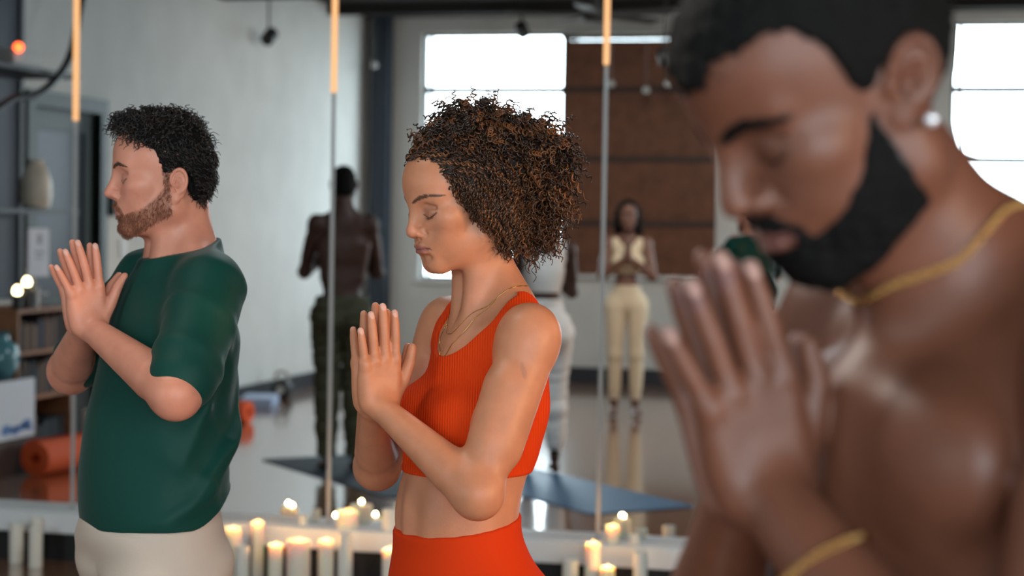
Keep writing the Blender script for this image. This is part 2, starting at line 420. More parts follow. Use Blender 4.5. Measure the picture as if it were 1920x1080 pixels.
def nail_mask(Q, p):
    """1 on the nails, in hand frame"""
    s = p.get('len', 1.0); w = p.get('wid', 1.0); fan = p.get('fan', (3., .5, -2.5, -8.)); L = [.076, .084, .077, .060]
    m = np.zeros(len(Q), f32)
    for i, (y0, ln) in enumerate(zip((.0285, .0095, -.0100, -.0280), L)):
        a = math.radians(fan[i]); x0 = (.086, .090, .085, .077)[i]; l2 = ln * s + .001
        cx, cy = x0 + l2 * math.cos(a), y0 * w + l2 * math.sin(a)
        u = (Q[:, 0] - cx) * math.cos(a) + (Q[:, 1] - cy) * math.sin(a); v = -(Q[:, 0] - cx) * math.sin(a) + (Q[:, 1] - cy) * math.cos(a)
        m = np.maximum(m, sstep(1.15, .9, np.sqrt((u / .0078) ** 2 + (v / .0056) ** 2)) * sstep(.000, .003, Q[:, 2]))
    return m
def body_ops(F, S, p, legs=True, arms=True):
    """S: symmetric torso frame, x forward, y to the left, z up from the floor"""
    h = p['h']; m = p.get('male', 0.); w = p.get('bulk', 1.0); sh = p['sh']       # sh: half width of the shoulder joints
    zs = p.get('zs', .815 * h)                                                # shoulder joint height
    k = .045
    F.add(ell((-.005, 0, .725 * h), (.098 * w, (.118 + .022 * m) * w, .155)), k, S)          # rib cage
    F.add(rc((-.012, 0, zs - .035), (-.012, sh - .045, zs - .028), .070 * w, .046 * w), k, S) # shoulder girdle
    F.add(rc((-.030, .012, zs + .070), (-.022, sh - .03, zs + .012), .030, .024 + .006 * m), .04, S)  # trapezius
    F.add(rc((-.040, .03, zs + .02), (-.035, .05, zs - .12), .05, .05), .04, S)
    if m > .5:
        F.add(ell((p.get('pec', .060) * w, .075 * w, zs - .085), (.042, .082, .062)), .03, S)         # pectorals
        F.add(rc((-.03, .12 * w, .74 * h), (-.02, .10 * w, .64 * h), .05, .04), .04, S)
    else:
        F.add(ell((p.get('bust', .078), .072, .722 * h), (.052, .058, .056)), .03, S)
    wx = p.get('waist_x', 0.); nb = p.get('neck_back', 0.)
    F.add(ell((.006 + wx, 0, .615 * h), ((.084 + .012 * m) * w * p.get('belly', 1), (.104 + .022 * m) * w, .13)), .05, S)
    F.add(ell((-.012 + wx * .5, 0, .535 * h), ((.098 + .01 * m) * w, (.158 - .010 * m) * w, .105)), .05, S)
    F.add(ell((p.get('glute', -.070), .072, .505 * h), (.070, .078, .085)), .04, S)
    if legs:
        F.add(rc((.0, .088, .50 * h), (.012, .085, .285 * h), .086 * w, .053), .04, S)
        F.add(rc((.012, .085, .285 * h), (-.020, .085, .05 * h), .050, .033), .03, S)
        F.add(rc((-.022, .088, .225 * h), (-.018, .087, .13 * h), .050, .036), .03, S)
        F.add(rc((-.045, .085, .030), (.085, .098, .022), .030, .027), .02, S)
        F.add(rc((.07, .075, .016), (.145, .082, .012), .018, .012), .015, S)
        F.add(rc((.07, .115, .016), (.115, .125, .012), .016, .011), .015, S)
    hb = p['head_at']                                                         # between the ears, in the torso frame
    nk = p.get('neck_r', .052)
    F.add(rc((-.028 - nb, 0, zs + .0), (hb[0] - .022 - nb, hb[1] * 0, hb[2] - .045), nk * 1.12, nk), .035, S)
    F.add(rc((.044 - nb, .012, zs - .020), (hb[0] - .008 - nb, .036, hb[2] - .030), .010, .014), .03, S)     # neck strap muscle
    F.add(rc((.052, .018, zs - .026), (-.005, sh - .02, zs + .004), .0085, .010), .016, S)          # collar bone
    if not arms: return
    E, W = V3(*p['elbow']), V3(*p['wrist']); A0 = V3(-.015, sh, zs); a = p.get('arm', 1.0)
    F.add(ell((-.012, sh + .004, zs - .015), V3(.050, .046, .060) * a), .03, S)
    d = E - A0
    F.add(rc(A0, E, .046 * a, .037 * a), .025, S)
    F.add(rc(A0 + d * .35 + V3(.010 * a, 0, 0), A0 + d * .68 + V3(.008 * a, 0, 0), .040 * a, .037 * a), .02, S)
    F.add(rc(A0 + d * .30 - V3(.014 * a, 0, 0), A0 + d * .72 - V3(.016 * a, 0, 0), .037 * a, .035 * a), .02, S)
    e = W - E
    F.add(ell(E, V3(.0365, .0365, .0365) * a), .02, S)
    F.add(poly([E, E + e * .25, E + e * .6, W], [.036 * a, .0385 * a, .031 * a, .0225 * a]), .022, S)

def hand_frame(S, p):
    """hand in prayer: x up along the fingers, y towards the chest, z out of the back"""
    t = math.radians(p.get('hand_tilt', 0.)); s = p.get('hand_splay', 0.0)
    x = np.array([math.sin(t), 0, math.cos(t)]); y = np.array([-math.cos(t), 0, math.sin(t)]); z = np.array([0, 1., 0])
    R = np.stack([x, y, z], 1)
    return Frame(S, R=R, t=p['wrist_in'], sc=p.get('hand_sc', 1.0))
def torso_frames(psi, lean=0.):
    a = math.radians(psi)
    f = np.array([-math.cos(a), -math.sin(a), 0]); l = np.array([math.sin(a), -math.cos(a), 0]); z = np.array([0, 0, 1.])
    if lean:
        b = math.radians(lean); f, z = f * math.cos(b) - z * math.sin(b), z * math.cos(b) + f * math.sin(b)
    R = np.stack([f, l, z], 1)
    return Frame(R=R), Frame(R=R, sym=True), R
# ---------------------------------------------------------------- hair, cords
def tubes(name, curves, rad, mat_, parent, sides=4, col=None):
    """(N, n, 3) lines with (N, n) radii -> one mesh"""
    N, n = curves.shape[:2]
    T = np.gradient(curves, axis=1); T /= np.maximum(np.linalg.norm(T, axis=2, keepdims=True), 1e-9)
    rs = np.random.RandomState(5); ref = rs.normal(size=(N, 1, 3)); ref /= np.linalg.norm(ref, axis=2, keepdims=True)
    U = np.cross(T, np.broadcast_to(ref, T.shape)); U /= np.maximum(np.linalg.norm(U, axis=2, keepdims=True), 1e-6); W = np.cross(T, U)
    a = np.arange(sides) / sides * 2 * np.pi
    V = curves[:, :, None] + rad[:, :, None, None] * (np.cos(a)[:, None] * U[:, :, None] + np.sin(a)[:, None] * W[:, :, None])
    ix = np.arange(N * n * sides).reshape(N, n, sides)
    A = ix[:, :-1]; B = ix[:, 1:]
    q = np.stack([A, np.roll(A, -1, 2), np.roll(B, -1, 2), B], -1).reshape(-1, 4)
    c = None if col is None else np.repeat(col, n * sides, 0)
    return np_mesh(name, V.reshape(-1, 3).astype(f32), q, mat_, parent, True, c)
def curls(roots, dirs, L, R, turns, droop, n=26, seed=1, ramp=.25):
    rs = np.random.RandomState(seed); N = len(roots)
    d = dirs / np.linalg.norm(dirs, axis=1, keepdims=True)
    t = np.linspace(0, 1, n)[None, :, None]
    L = np.asarray(L).reshape(-1, 1, 1); R = np.asarray(R).reshape(-1, 1, 1)
    c = roots[:, None] + d[:, None] * t * L
    c = c + np.array([0, 0, -1.])[None, None] * (t ** 2) * L * np.asarray(droop).reshape(-1, 1, 1)
    ref = rs.normal(size=(N, 3)); u = np.cross(d, ref); u /= np.linalg.norm(u, axis=1, keepdims=True); w = np.cross(d, u)
    ph = rs.uniform(0, 6.28, (N, 1, 1)) + np.asarray(turns).reshape(-1, 1, 1) * 2 * np.pi * t * (1 + .15 * rs.normal(size=(N, 1, 1)))
    rr = R * np.clip(t / ramp, 0, 1) * (1 - .25 * t)
    return c + rr * (np.cos(ph) * u[:, None] + np.sin(ph) * w[:, None])
def snap(F, pts, off, it=6):
    """push points onto the surface of a field"""
    P = np.asarray(pts, f32).copy(); e = .0015
    for _ in range(it):
        d = F(P, .2) - off
        g = np.stack([F(P + np.eye(3, dtype=f32)[i] * e, .2) - F(P - np.eye(3, dtype=f32)[i] * e, .2) for i in range(3)], 1)
        g /= np.maximum(np.linalg.norm(g, axis=1, keepdims=True), 1e-6)
        P = P - g * d[:, None]
    return P
def spline(pts, n):
    p = np.asarray(pts, float); m = len(p); t = np.linspace(0, m - 1, n); i = np.clip(t.astype(int), 0, m - 2); u = (t - i)[:, None]
    q = np.concatenate([[2 * p[0] - p[1]], p, [2 * p[-1] - p[-2]]]); a, b, c, d = q[i], q[i + 1], q[i + 2], q[i + 3]
    return .5 * (2 * b + (c - a) * u + (2 * a - 5 * b + 4 * c - d) * u ** 2 + (3 * b - a - 3 * c + d) * u ** 3)
def grad(F, P, e=.002):
    g = np.stack([F(P + np.eye(3, dtype=f32)[i] * e, .2) - F(P - np.eye(3, dtype=f32)[i] * e, .2) for i in range(3)], 1)
    return g / np.maximum(np.linalg.norm(g, axis=1, keepdims=True), 1e-6)
# ---------------------------------------------------------------- the woman in orange
def tag(o, label=None, cat=None, group=None, kind=None):
    for k, v in (('label', label), ('category', cat), ('group', group), ('kind', kind)):
        if v: o[k] = v
    return o
def empty(name, loc, rz=0., label=None, cat=None, group=None):
    o = bpy.data.objects.new(name, None); C.collection.objects.link(o); o.location = loc; o.rotation_euler = (0, 0, rz)
    return tag(o, label, cat, group)
YR = math.radians(YAW)
def spot(a, d):
    """a point on the floor: a to the right of the camera, d away from it (room axes)"""
    return (a * math.cos(YR) - d * math.sin(YR), a * math.sin(YR) + d * math.cos(YR), 0)
def smax(a, b, k):
    h = np.maximum(k - np.abs(a - b), 0) / k
    return np.maximum(a, b) + h * h * k * .25
SKIN_W = (.52, .212, .112)
def lashes(H, root, m):
    P = []
    for y0, z0, x0 in [(y, np.interp(y, [.017, .0235, .0315, .040, .048], [.0045, .0003, -.0015, .0003, .0055]), np.interp(y, [.017, .0315, .048], [.083, .0865, .078])) for y in np.linspace(.019, .049, 16)]:
        for sd in (1, -1):
            a = np.array([x0, y0, z0]); d = np.array([.0050, (y0 - .030) * .16, -.0042])
            P.append(H.out([a + d * t + np.array([0, 0, .0016]) * t * t for t in np.linspace(0, 1, 5)], sd))
    P = np.array(P); r = np.broadcast_to(np.linspace(.00045, .0001, 5), P.shape[:2])
    for k in (0, 1): tubes('eyelashes', P[k::2], r[k::2], m, root, 3)
def woman():
    p = dict(h=1.66, sh=.142, zs=1.352, head_at=(.035, -.004, 1.560), neck_r=.0435, neck_back=.008, bust=.062, elbow=(.102, .182, 1.100), wrist=(.192, .026, 1.222),
             wrist_in=(.192, .0105, 1.222), waist_x=.030, hand_tilt=3, hand_sc=.97, arm=.95, bulk=.97)
    root = empty('person', spot(-.052, 3.22), YR, 'person with curly brown ponytail, orange sports bra and orange leggings, hands pressed together', 'person')
    T, S, R = torso_frames(30)
    F = Field(); body_ops(F, S, p)
    hip = [(ell((.046, 0, 1.04), (.092, .104, .13)), .05), (ell((.032, 0, .90), (.108, .145, .11)), .05)]
    for o_, k_ in hip: F.add(o_, k_, S)
    F.sub(rc((.150, .036, 1.115), (.150, .030, 1.02), .010, .010), .03, S)
    H = Frame(R=R @ rotm(1, 15, 0), t=T.out(p['head_at'])[0], sc=.97, sym=True); HS = Frame(R=H.R, t=H.t, sc=.97)
    head_ops(F, H, dict(jaw=.045, nose=1.02, nose_w=1.0, nose_z=-.003, face=1.0, lip=1.12, lip_x=.0030))
    A = hand_frame(S, p); hp = dict(fan=(2., 0, -2, -5)); hand_ops(F, A, hp)
    v, q = mesh_field(F, (-.45, -.45, -.01), (.45, .45, 1.72), RES)
    hq = H.into(v)
    col = np.broadcast_to(V3(*SKIN_W), (len(v), 3)).copy()
    fc = face_col(hq, SKIN_W, dict(flush=(.52, .20, .12), lid=(.36, .16, .11), lips=(.36, .115, .085), brow=(.035, .016, .010), lash=(.012, .007, .005),
                                   brow_line=[(.012, .0295), (.022, .0340), (.036, .0378), (.048, .0370), (.0600, .0330)], brow_wid=[.0024, .0036, .0034, .0026, .0012]))
    near = (hq[:, 2] > -.115) & (hq[:, 2] < .13) & (hq[:, 0] > .03) & (np.abs(hq[:, 1]) < .09)
    col[near] = fc[near]
    nm = nail_mask(A.into(v), hp)[:, None] * .7; col = col * (1 - nm) + V3(.68, .42, .36) * nm
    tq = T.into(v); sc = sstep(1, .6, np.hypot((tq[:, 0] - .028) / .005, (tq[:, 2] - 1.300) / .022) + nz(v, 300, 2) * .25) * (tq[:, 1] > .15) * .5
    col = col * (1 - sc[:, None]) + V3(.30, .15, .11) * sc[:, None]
    body = np_mesh('body', v, q, MAT['skin'], root, col=col)
    lashes(H, root, MAT['lash'])
    # clothes
    B = Field(); body_ops(B, S, p, arms=False)
    for o_, k_ in hip: B.add(o_, k_, S)
    B.add(ell((.068, 0, .715 * p['h']), (.050, .10, .058)), .03, S)
    def bra(P, margin=.03):
        d = B(P, margin) - .0055; t = S.into(P); f, l, z = t[:, 0], t[:, 1], t[:, 2]
        d = smax(d, 1.111 - z, .004)
        sc = np.where(f > -.02, (np.sqrt((l / .092) ** 2 + ((z - 1.425) / .118) ** 2) - 1) * .09, (np.sqrt((l / .085) ** 2 + ((z - 1.43) / .16) ** 2) - 1) * .08)
        d = smax(d, -sc, .004)
        ah = (np.sqrt(((l - .222) / .108) ** 2 + ((z - 1.325) / .125) ** 2) - 1) * .09
        ah = np.where(f > -.02, ah, ah + .012)
        d = smax(d, -ah, .004)
        return smax(d, z - 1.46, .004)
    v, q = mesh_field(bra, (-.3, -.3, 1.05), (.3, .3, 1.47), .0028)
    np_mesh('sports_bra', v, q, MAT['orange_rib'], root)
    def leg(P, margin=.03):
        d = B(P, margin) - .0045; z = P[:, 2]
        return smax(smax(d, z - 1.034 + .16 * S.into(P)[:, 0], .004), .09 - z, .004)
    v, q = mesh_field(leg, (-.3, -.3, .05), (.3, .3, 1.06), .005)
    np_mesh('leggings', v, q, MAT['orange_cloth'], root)
    # hair: a dark mass with curls on it
    G = Field(); G.add(ell((-.004, 0, .046), (.0985, .0785, .0865)), .01, H); G.add(ell((.030, 0, .054), (.0600, .0650, .056)), .02, H)
    G.add(ell((-.006, .062, .005), (.046, .033, .062)), .03, H); G.add(ell((-.025, .055, -.035), (.035, .034, .045)), .03, H)
    lob = [((-.022, .005, 1.680), (.046, .055, .040)), ((.026, .012, 1.672), (.046, .055, .040)), ((.086, .035, 1.652), (.044, .055, .042)),
           ((.080, .042, 1.595), (.046, .058, .066)), ((.064, .036, 1.566), (.040, .052, .040)), ((.040, .020, 1.630), (.06, .06, .05))]
    for c, r in lob: G.add(ell(c, r), .02)
    xs = [-.10, -.075, -.05, -.02, .015, .04, .062, .085, .105, .12]; xh = [-.075, -.050, -.022, .006, .028, .044, .056, .064, .082, .11]
    def hairline(q): return q[:, 0] - np.interp(q[:, 2], xs, xh).astype(f32)
    def cap(P, margin=.03):
        d = G(P, margin) - .0005; q = HS.into(P)
        d = smax(d, (hairline(q)) * .8, .006)
        return d + nz(P, 330, 8) * .0022 + nz(P, 140, 9) * .003
    v, q = mesh_field(cap, (-.3, -.3, 1.40), (.3, .3, 1.8), .003)
    hair = np_mesh('hair', v, q, MAT['hair_dark'], root)
    rs = np.random.RandomState(11)
    ok = np.nonzero(hairline(HS.into(v)) < .004)[0]
    def lay(n1, pick, seed, tight):
        rs = np.random.RandomState(seed)
        nr = grad(G, pick); hq = HS.into(pick)
        puff = np.maximum(sstep(.03, .085, pick[:, 0]), sstep(1.640, 1.675, pick[:, 2]))[:, None] * (1 - tight)
        t2 = sstep(.045, .085, hq[:, 2])[:, None]
        tang = np.array([.55, .05, -1.]) * (1 - t2) + np.array([.9, .1, .10]) * t2 + rs.normal(size=(n1, 3)) * .16
        tang = tang - nr * (tang * nr).sum(1, keepdims=True) * .95
        loose = nr * .55 + rs.normal(size=(n1, 3)) * .55 + np.array([.05, 0, -.45])
        dirs = tang * (1 - puff) + loose * puff
        L = rs.uniform(.022, .050, n1) * (1 + .2 * puff[:, 0]); Rr = rs.uniform(.0036, .0064, n1) * (.50 + .50 * puff[:, 0]); tn = L / rs.uniform(.010, .0145, n1)
        cv = curls(pick + nr * .0015, dirs, L, Rr, tn, rs.uniform(.1, .6, n1) * puff[:, 0], n=30, seed=seed + 1)
        rad = np.broadcast_to(np.linspace(.0023, .0010, 30), cv.shape[:2]) * rs.uniform(.6, 1.15, (n1, 1)) * (1 - .45 * tight)
        br = np.clip(rs.uniform(0, 1, n1) ** 3.6 + .22 * sstep(.07, .0, hq[:, 2]) * rs.uniform(0, 1, n1), 0, 1)
        return cv, rad, V3(.016, .0068, .0036) * (1 - br[:, None]) + V3(.21, .074, .022) * br[:, None]
    cs = [lay(2900, v[rs.choice(ok, 2900)], 3, 0.)]
    edge = np.nonzero((np.abs(hairline(HS.into(v)) + .004) < .010) & (HS.into(v)[:, 2] > -.08))[0]
    cs.append(lay(900, v[rs.choice(edge, 900)], 7, 1.))
    tubes('curls', *[np.concatenate([c[i] for c in cs]) for i in (0, 1)], MAT['hair'], hair, 4, np.concatenate([c[2] for c in cs]))
    # stray ringlets against the window and the nape
    rt = np.array([(-.045, 0, 1.675), (-.030, 0, 1.705), (.01, .01, 1.715), (.055, .01, 1.700), (.08, .02, 1.690), (.105, .03, 1.67), (.09, .02, 1.525), (.075, .02, 1.515)])
    dr = np.array([(-1, 0, -.05), (-1, 0, .4), (-.3, 0, 1.), (.7, 0, .6), (1, 0, .25), (1, 0, -.3), (.1, 0, -1), (.1, 0, -1)])
    cv = curls(np.repeat(rt, 4, 0) + rs.normal(size=(32, 3)) * .010, np.repeat(dr, 4, 0) + rs.normal(size=(32, 3)) * .3, rs.uniform(.03, .055, 32), np.full(32, .0045), rs.uniform(3, 5, 32), rs.uniform(.1, .8, 32), n=60, seed=4, ramp=.1)
    tubes('stray_curls', cv, np.full(cv.shape[:2], .0006), MAT['hair_dark'], hair, 3)
    # thin gold chains
    for i, (zc, fr) in enumerate(((1.372, 1.), (1.300, 1.))):
        pts = [(-.055, .058, 1.425), (-.01, .062, 1.405), (.045, .050, 1.385 - i * .01), (.075, .024, 1.365 - i * .035), (.085, 0, 1.355 - i * .05), (.075, -.024, 1.365 - i * .035), (.045, -.050, 1.385 - i * .01), (-.01, -.062, 1.405), (-.055, -.058, 1.425)]
        P = snap(F, T.out(spline(pts, 70)), .0008)
        tubes('necklace', P[None].astype(float), np.full((1, 70), .0007), MAT['gold'], root, 5)
    return root
# ---------------------------------------------------------------- the men
def skinned(root, p, psi, head, face, hp, mat_, base, box, res, nails, extra=None, lean=0., carve=None):
    T, S, R = torso_frames(psi, lean)
    F = Field(); body_ops(F, S, p)
    if extra: extra(F, S, T)
    hy, hpi, hr = p['head_rot']
    H = Frame(R=R @ rotm(hy, hpi, hr), t=T.out(p['head_at'])[0], sc=p.get('head_sc', 1.), sym=True); HS = Frame(R=H.R, t=H.t, sc=H.sc)
    head_ops(F, H, head)
    A = None
    if hp is not None: A = hand_frame(S, p); hand_ops(F, A, hp)
    v, q = mesh_field(F if carve is None else (lambda P, margin=.03: carve(F(P, margin), P, margin)), box[0], box[1], res)
    hq = H.into(v); col = np.broadcast_to(V3(*base), (len(v), 3)).copy()
    near = (hq[:, 2] > -.118) & (hq[:, 2] < .13) & (hq[:, 0] > -.02) & (hq[:, 1] < .095)
    col[near] = face_col(hq, base, face)[near]
    if hp is not None:
        nm = nail_mask(A.into(v), hp)[:, None] * .75; col = col * (1 - nm) + V3(*nails) * nm
        # palms are lighter than the backs of the hands
        aq = A.into(v); pm = (sstep(-.001, -.006, aq[:, 2]) * sstep(-.03, .01, aq[:, 0]) * (np.abs(aq[:, 1]) < .12) * (aq[:, 0] < .25))[:, None] * p.get('palm', 0.)
        col = col * (1 - pm) + V3(*nails) * pm
    body = np_mesh('body', v, q, mat_, root, col=col)
    return F, T, S, R, H, HS, A, body
def shell_over(F, HS, cut, off, box, h, name, mat_, root, n1=.0, n2=.0):
    """a layer over part of a field: hair cap, beard"""
    def fn(P, margin=.03):
        d = F(P, margin) - off; q = HS.into(P)
        d = smax(d, cut(q), .004)
        if n1: d = d + nz(P, 420, 8) * n1
        if n2: d = d + nz(P, 150, 9) * n2
        return d
    v, q = mesh_field(fn, box[0], box[1], h)
    return np_mesh(name, v, q, mat_, root), v
def strokes(F, H, line, wid, n, L, r, mat_, root, name, seed, up=.5, col=None):
    """short hairs along a line on the face (brows)"""
    rs = np.random.RandomState(seed); t = rs.uniform(0, 1, n) ; line = np.asarray(line)
    yy = np.interp(t, np.linspace(0, 1, len(line)), line[:, 0]); zz = np.interp(t, np.linspace(0, 1, len(line)), line[:, 1]); ww = np.interp(t, np.linspace(0, 1, len(wid)), wid)
    zz = zz + rs.uniform(-1, 1, n) * ww * .8
    cur = []
    for sd in (1, -1):
        a = np.stack([np.full(n, .10) - 8 * yy ** 2, yy, zz], 1)
        d = np.stack([np.zeros(n), np.full(n, .8) + .2 * t, up * (1 - 1.6 * t)], 1); d /= np.linalg.norm(d, axis=1, keepdims=True)
        pts = np.stack([a + d * (k * L / 3) for k in range(4)], 1).reshape(-1, 3)
        cur = snap(F, H.out(pts, sd), .0006).reshape(n, 4, 3).astype(float)
        tubes(name, cur, np.broadcast_to(np.array([r, r, r * .8, r * .3]), cur.shape[:2]), mat_, root, 3)
def folds(P, amp, seed, fx=34., fz=16., tilt=.6):
    a = nz(P * V3(fx, fx, fz) / 20. + (P[:, 2:3] * V3(tilt * 8, 0, 0)), 9, seed)
    return (1 - np.abs(a)) * amp
SKIN_G = (.60, .245, .16)
def green_man():
    p = dict(h=1.76, male=1., sh=.160, zs=1.412, glute=-.015, pec=.042, head_at=(.008, 0, 1.600), head_rot=(-16, 4, 0), head_sc=.985, neck_r=.056, elbow=(.098, .272, 1.226), wrist=(.158, .030, 1.322),
             wrist_in=(.160, .0112, 1.322), hand_tilt=9, hand_sc=.94, arm=1.08, bulk=1.0, waist_x=.03)
    root = empty('person', spot(-.640, 3.57), YR, 'bearded person in a dark green t-shirt and beige trousers, hands pressed together, eyes closed', 'person')
    def bm(x, y, z):
        up = np.interp(x, [-.02, .005, .030, .055, .075, .088, .12], [.004, -.002, -.031, -.050, -.0555, -.060, -.062])
        a = sstep(.008, -.008, z - up) * sstep(-.004, .010, x) * sstep(-.006, .006, z + .062 + .52 * np.clip(x, 0, .09)) * (x < .13)
        mo = sstep(1.2, .6, dpoly(y, z, [(0, -.0385), (.012, -.0390), (.026, -.0520), (.028, -.066)], [.0052, .0058, .0050, .004])) * sstep(.07, .08, x)
        sb = sstep(.010, .004, np.abs(x - .010)) * sstep(-.02, 0, z) * sstep(.035, .025, z)
        lp = sstep(1.0, .7, dpoly(y, z, [(0, -.0520), (.011, -.0520), (.0235, -.0530)], [.0085, .008, .0025]))
        return np.maximum(np.maximum(a, mo), sb * .8) * (1 - lp)
    face = dict(flush=(.60, .22, .16), lid=(.40, .19, .15), lips=(.45, .17, .13), brow=(.10, .045, .025), brow_a=.75, lash=(.05, .025, .015), beard=(.20, .075, .040), beard_a=.55, beard_mask=bm)
    hp = dict(fan=(3, -7, -13, -20), thumb=[(.020, .026), (.046, .046), (.076, .064), (.094, .082)], thumb_z=.004, wid=1.02)
    def extra(F, S, T): F.add(ell((.025, 0, 1.08), (.118, .160, .20)), .05, S)
    T, S, R = torso_frames(32)
    # t-shirt: a loose shell with sleeves, neck ribbing as a part of its own
    B = Field(); body_ops(B, S, p, legs=False, arms=False); B.add(rc((-.030, 0, 1.45), (-.022, 0, 1.52), .066, .064), .03, S)
    B.add(ell((.026, 0, 1.10), (.128, .182, .22)), .06, S); B.add(ell((.026, 0, .98), (.128, .178, .16)), .05, S); B.add(ell((.000, 0, 1.27), (.108, .160, .17)), .05, S); B.add(rc((-.030, .03, p['zs'] + .062), (-.020, p['sh'] - .02, p['zs'] + .012), .036, .036), .04, S)
    A0 = V3(-.012, p['sh'] - .01, p['zs'] - .01); E = V3(*p['elbow']); d = E - A0
    dn = d / np.linalg.norm(d); SL = Field().add(rc(A0, A0 + d * .85, .060, .057), .04, S).add(ell((-.012, p['sh'] + .002, p['zs'] - .018), (.053, .048, .062)), .03, S).add(rc(A0 + d * .25 - V3(.014, 0, 0), A0 + d * .85 - V3(.019, 0, 0), .050, .048), .03, S)
    L_ = Field(); L_.add(ell((.040, 0, .96), (.118, .160, .13)), .05, S); L_.add(ell((-.008, .06, .90), (.075, .085, .11)), .05, S); L_.add(rc((.036, .088, .88), (.025, .090, .48), .098, .082), .05, S); L_.add(rc((.015, .092, .48), (-.01, .09, .07), .085, .075), .04, S)
    def outer(P, margin):
        t = S.into(P); f, l, z = t[:, 0], t[:, 1], t[:, 2]; tt = T.into(P)
        side = sstep(.09, -.03, f) * sstep(1.34, 1.20, z)
        c1 = f + (z - 1.06) * .55; c2 = f - (z - 1.00) * .9; c3 = z - 1.07 + (f + .02) * .5        # creases gather at the side of the waist
        w = side * (.017 * np.exp(-(np.sin(z * 46 + f * 30 + 1.2 * np.sin(f * 22)) * .5 + .5) * 3.) * np.exp(-((z - 1.08) / .10) ** 2) + .015 * np.exp(-(np.sin(c1 * 58 + .8 * np.sin(z * 18)) * .5 + .5) * 3.2) * sstep(.99, 1.10, z))
        w = w + .009 * np.exp(-(np.sin(c3 * 52) * .5 + .5) * 3) * sstep(1.12, 1.00, z) * sstep(.17, .02, f) + .0022 * nz(tt, 22, 12)
        sl = (t - A0) @ dn; w = w + .005 * np.exp(-(np.sin(sl * 62 + 9 * f) * .5 + .5) * 3) * sstep(.13, .19, l) * sstep(1.50, 1.40, z)
        s_ = (t - A0) @ dn
        d0 = B(P, margin); ds = smax(SL(P, margin), s_ - np.linalg.norm(d) * .56 - .004 * nz(tt, 40, 3), .003); h_ = np.maximum(.04 - np.abs(d0 - ds), 0) / .04; d0 = np.minimum(d0, ds) - h_ * h_ * .01
        ins = np.minimum(B(P, margin), SL(P, margin)) + .001 - w + .012 * side; d0 = d0 + .001 - w + .012 * side
        return d0, ins, f, l, z, s_, tt
    def carve(d_, P, margin):
        """keeps the body inside its clothes"""
        d0, ins, f, l, z, s_, tt = outer(P, margin)
        on = (z > .99) & (z < 1.4765 - .30 * (f + .030)) & ((l < .13) | (s_ < np.linalg.norm(d) * .49) | (np.linalg.norm(S.into(P) - A0 - s_[:, None] * dn, axis=1) > .078)) & (d0 < .016) & (f < .10)
        d_ = np.where(on, np.maximum(d_, d0 + .012), d_)
        return np.where((z < 1.02) & (z > .08), np.maximum(d_, L_(P, margin) + .014), d_)
    F, T, S, R, H, HS, A, body = skinned(root, p, 32, dict(jaw=.052, nose=1.12, nose_w=1.0, ear=1.08, ear_z=-.012, occ=.016, lip=.85, chin=.003), face, hp, MAT['skin'], SKIN_G, ((-.5, -.5, -.01), (.5, .5, 1.80)), .0026, (.66, .40, .34), extra, carve=carve)
    strokes(F, H, [(.012, .0300), (.030, .0355), (.050, .0300)], [.003, .0035, .0015], 90, .008, .0005, MAT['brow_brown'], root, 'eyebrow', 2)
    # stubble strands
    vv = np.empty(len(body.data.vertices) * 3, f32); body.data.vertices.foreach_get('co', vv); vv = vv.reshape(-1, 3); hq = H.into(vv)
    m = np.nonzero((hq[:, 0] > -.01) & (hq[:, 2] < .03) & (hq[:, 2] > -.115) & (hq[:, 1] < .09))[0]
    mk = bm(hq[m, 0], hq[m, 1], hq[m, 2]); m = m[mk > .5]
    rs = np.random.RandomState(4); pk = vv[rs.choice(m, 2600)]; nr = grad(F, pk)
    d = nr * .5 + np.array([0, 0, -1.]) * .9 + rs.normal(size=pk.shape) * .3
    cv = curls(pk, d, rs.uniform(.004, .008, len(pk)), np.full(len(pk), .0006), np.full(len(pk), .8), np.full(len(pk), .1), n=5, seed=6)
    tubes('beard', cv, np.broadcast_to(np.linspace(.00042, .0002, 5), cv.shape[:2]), MAT['beard_red'], root, 3)
    # hair
    G = Field(); G.add(ell((.003, 0, .044), (.0885, .0745, .0850)), .01, H); G.add(ell((.030, 0, .055), (.0605, .0630, .0555)), .02, H)
    G.add(ell((-.036, .02, .000), (.042, .048, .048)), .03, H); G.add(ell((.050, 0, .098), (.044, .046, .024)), .02, H)
    xs = [-.075, -.055, -.03, -.01, .0, .02, .040, .058, .078, .095, .12]; xh = [-.09, -.058, -.040, -.030, .006, .012, .020, .034, .054, .078, .11]
    def hl(q): return np.maximum(q[:, 0] - np.interp(q[:, 2], xs, xh).astype(f32), np.where(np.abs(q[:, 1]) > .066, np.minimum(.030 - np.hypot(q[:, 0] + .012, (q[:, 2] + .012) * .85), .03), -1))
    hair, v = shell_over(G, HS, lambda q: hl(q) * .8, .0035, ((-.3, -.3, 1.45), (.3, .3, 1.85)), .003, 'hair', MAT['hair_black'], root, .0022, .003)
    ok = np.nonzero(hl(HS.into(v)) < .003)[0]; n1 = 2600; pk = v[rs.choice(ok, n1)]; nr = grad(G, pk); hq = HS.into(pk)
    top = sstep(.05, .10, hq[:, 2])[:, None]
    sd_ = (sstep(.050, .062, np.abs(hq[:, 1])) * sstep(.075, .055, hq[:, 2]))[:, None]
    tang = np.array([.25, .1, -.9]) * (1 - top) * (1 - sd_) + np.array([.95, .3, .1]) * sd_ + np.array([-.7, -.2, .2]) * top + rs.normal(size=(n1, 3)) * (.55 - .3 * sd_)
    tang = tang - nr * (tang * nr).sum(1, keepdims=True) * .8
    dirs = tang + nr * (.12 + .42 * top)
    L = rs.uniform(.010, .018, n1) * (1 + .7 * top[:, 0])
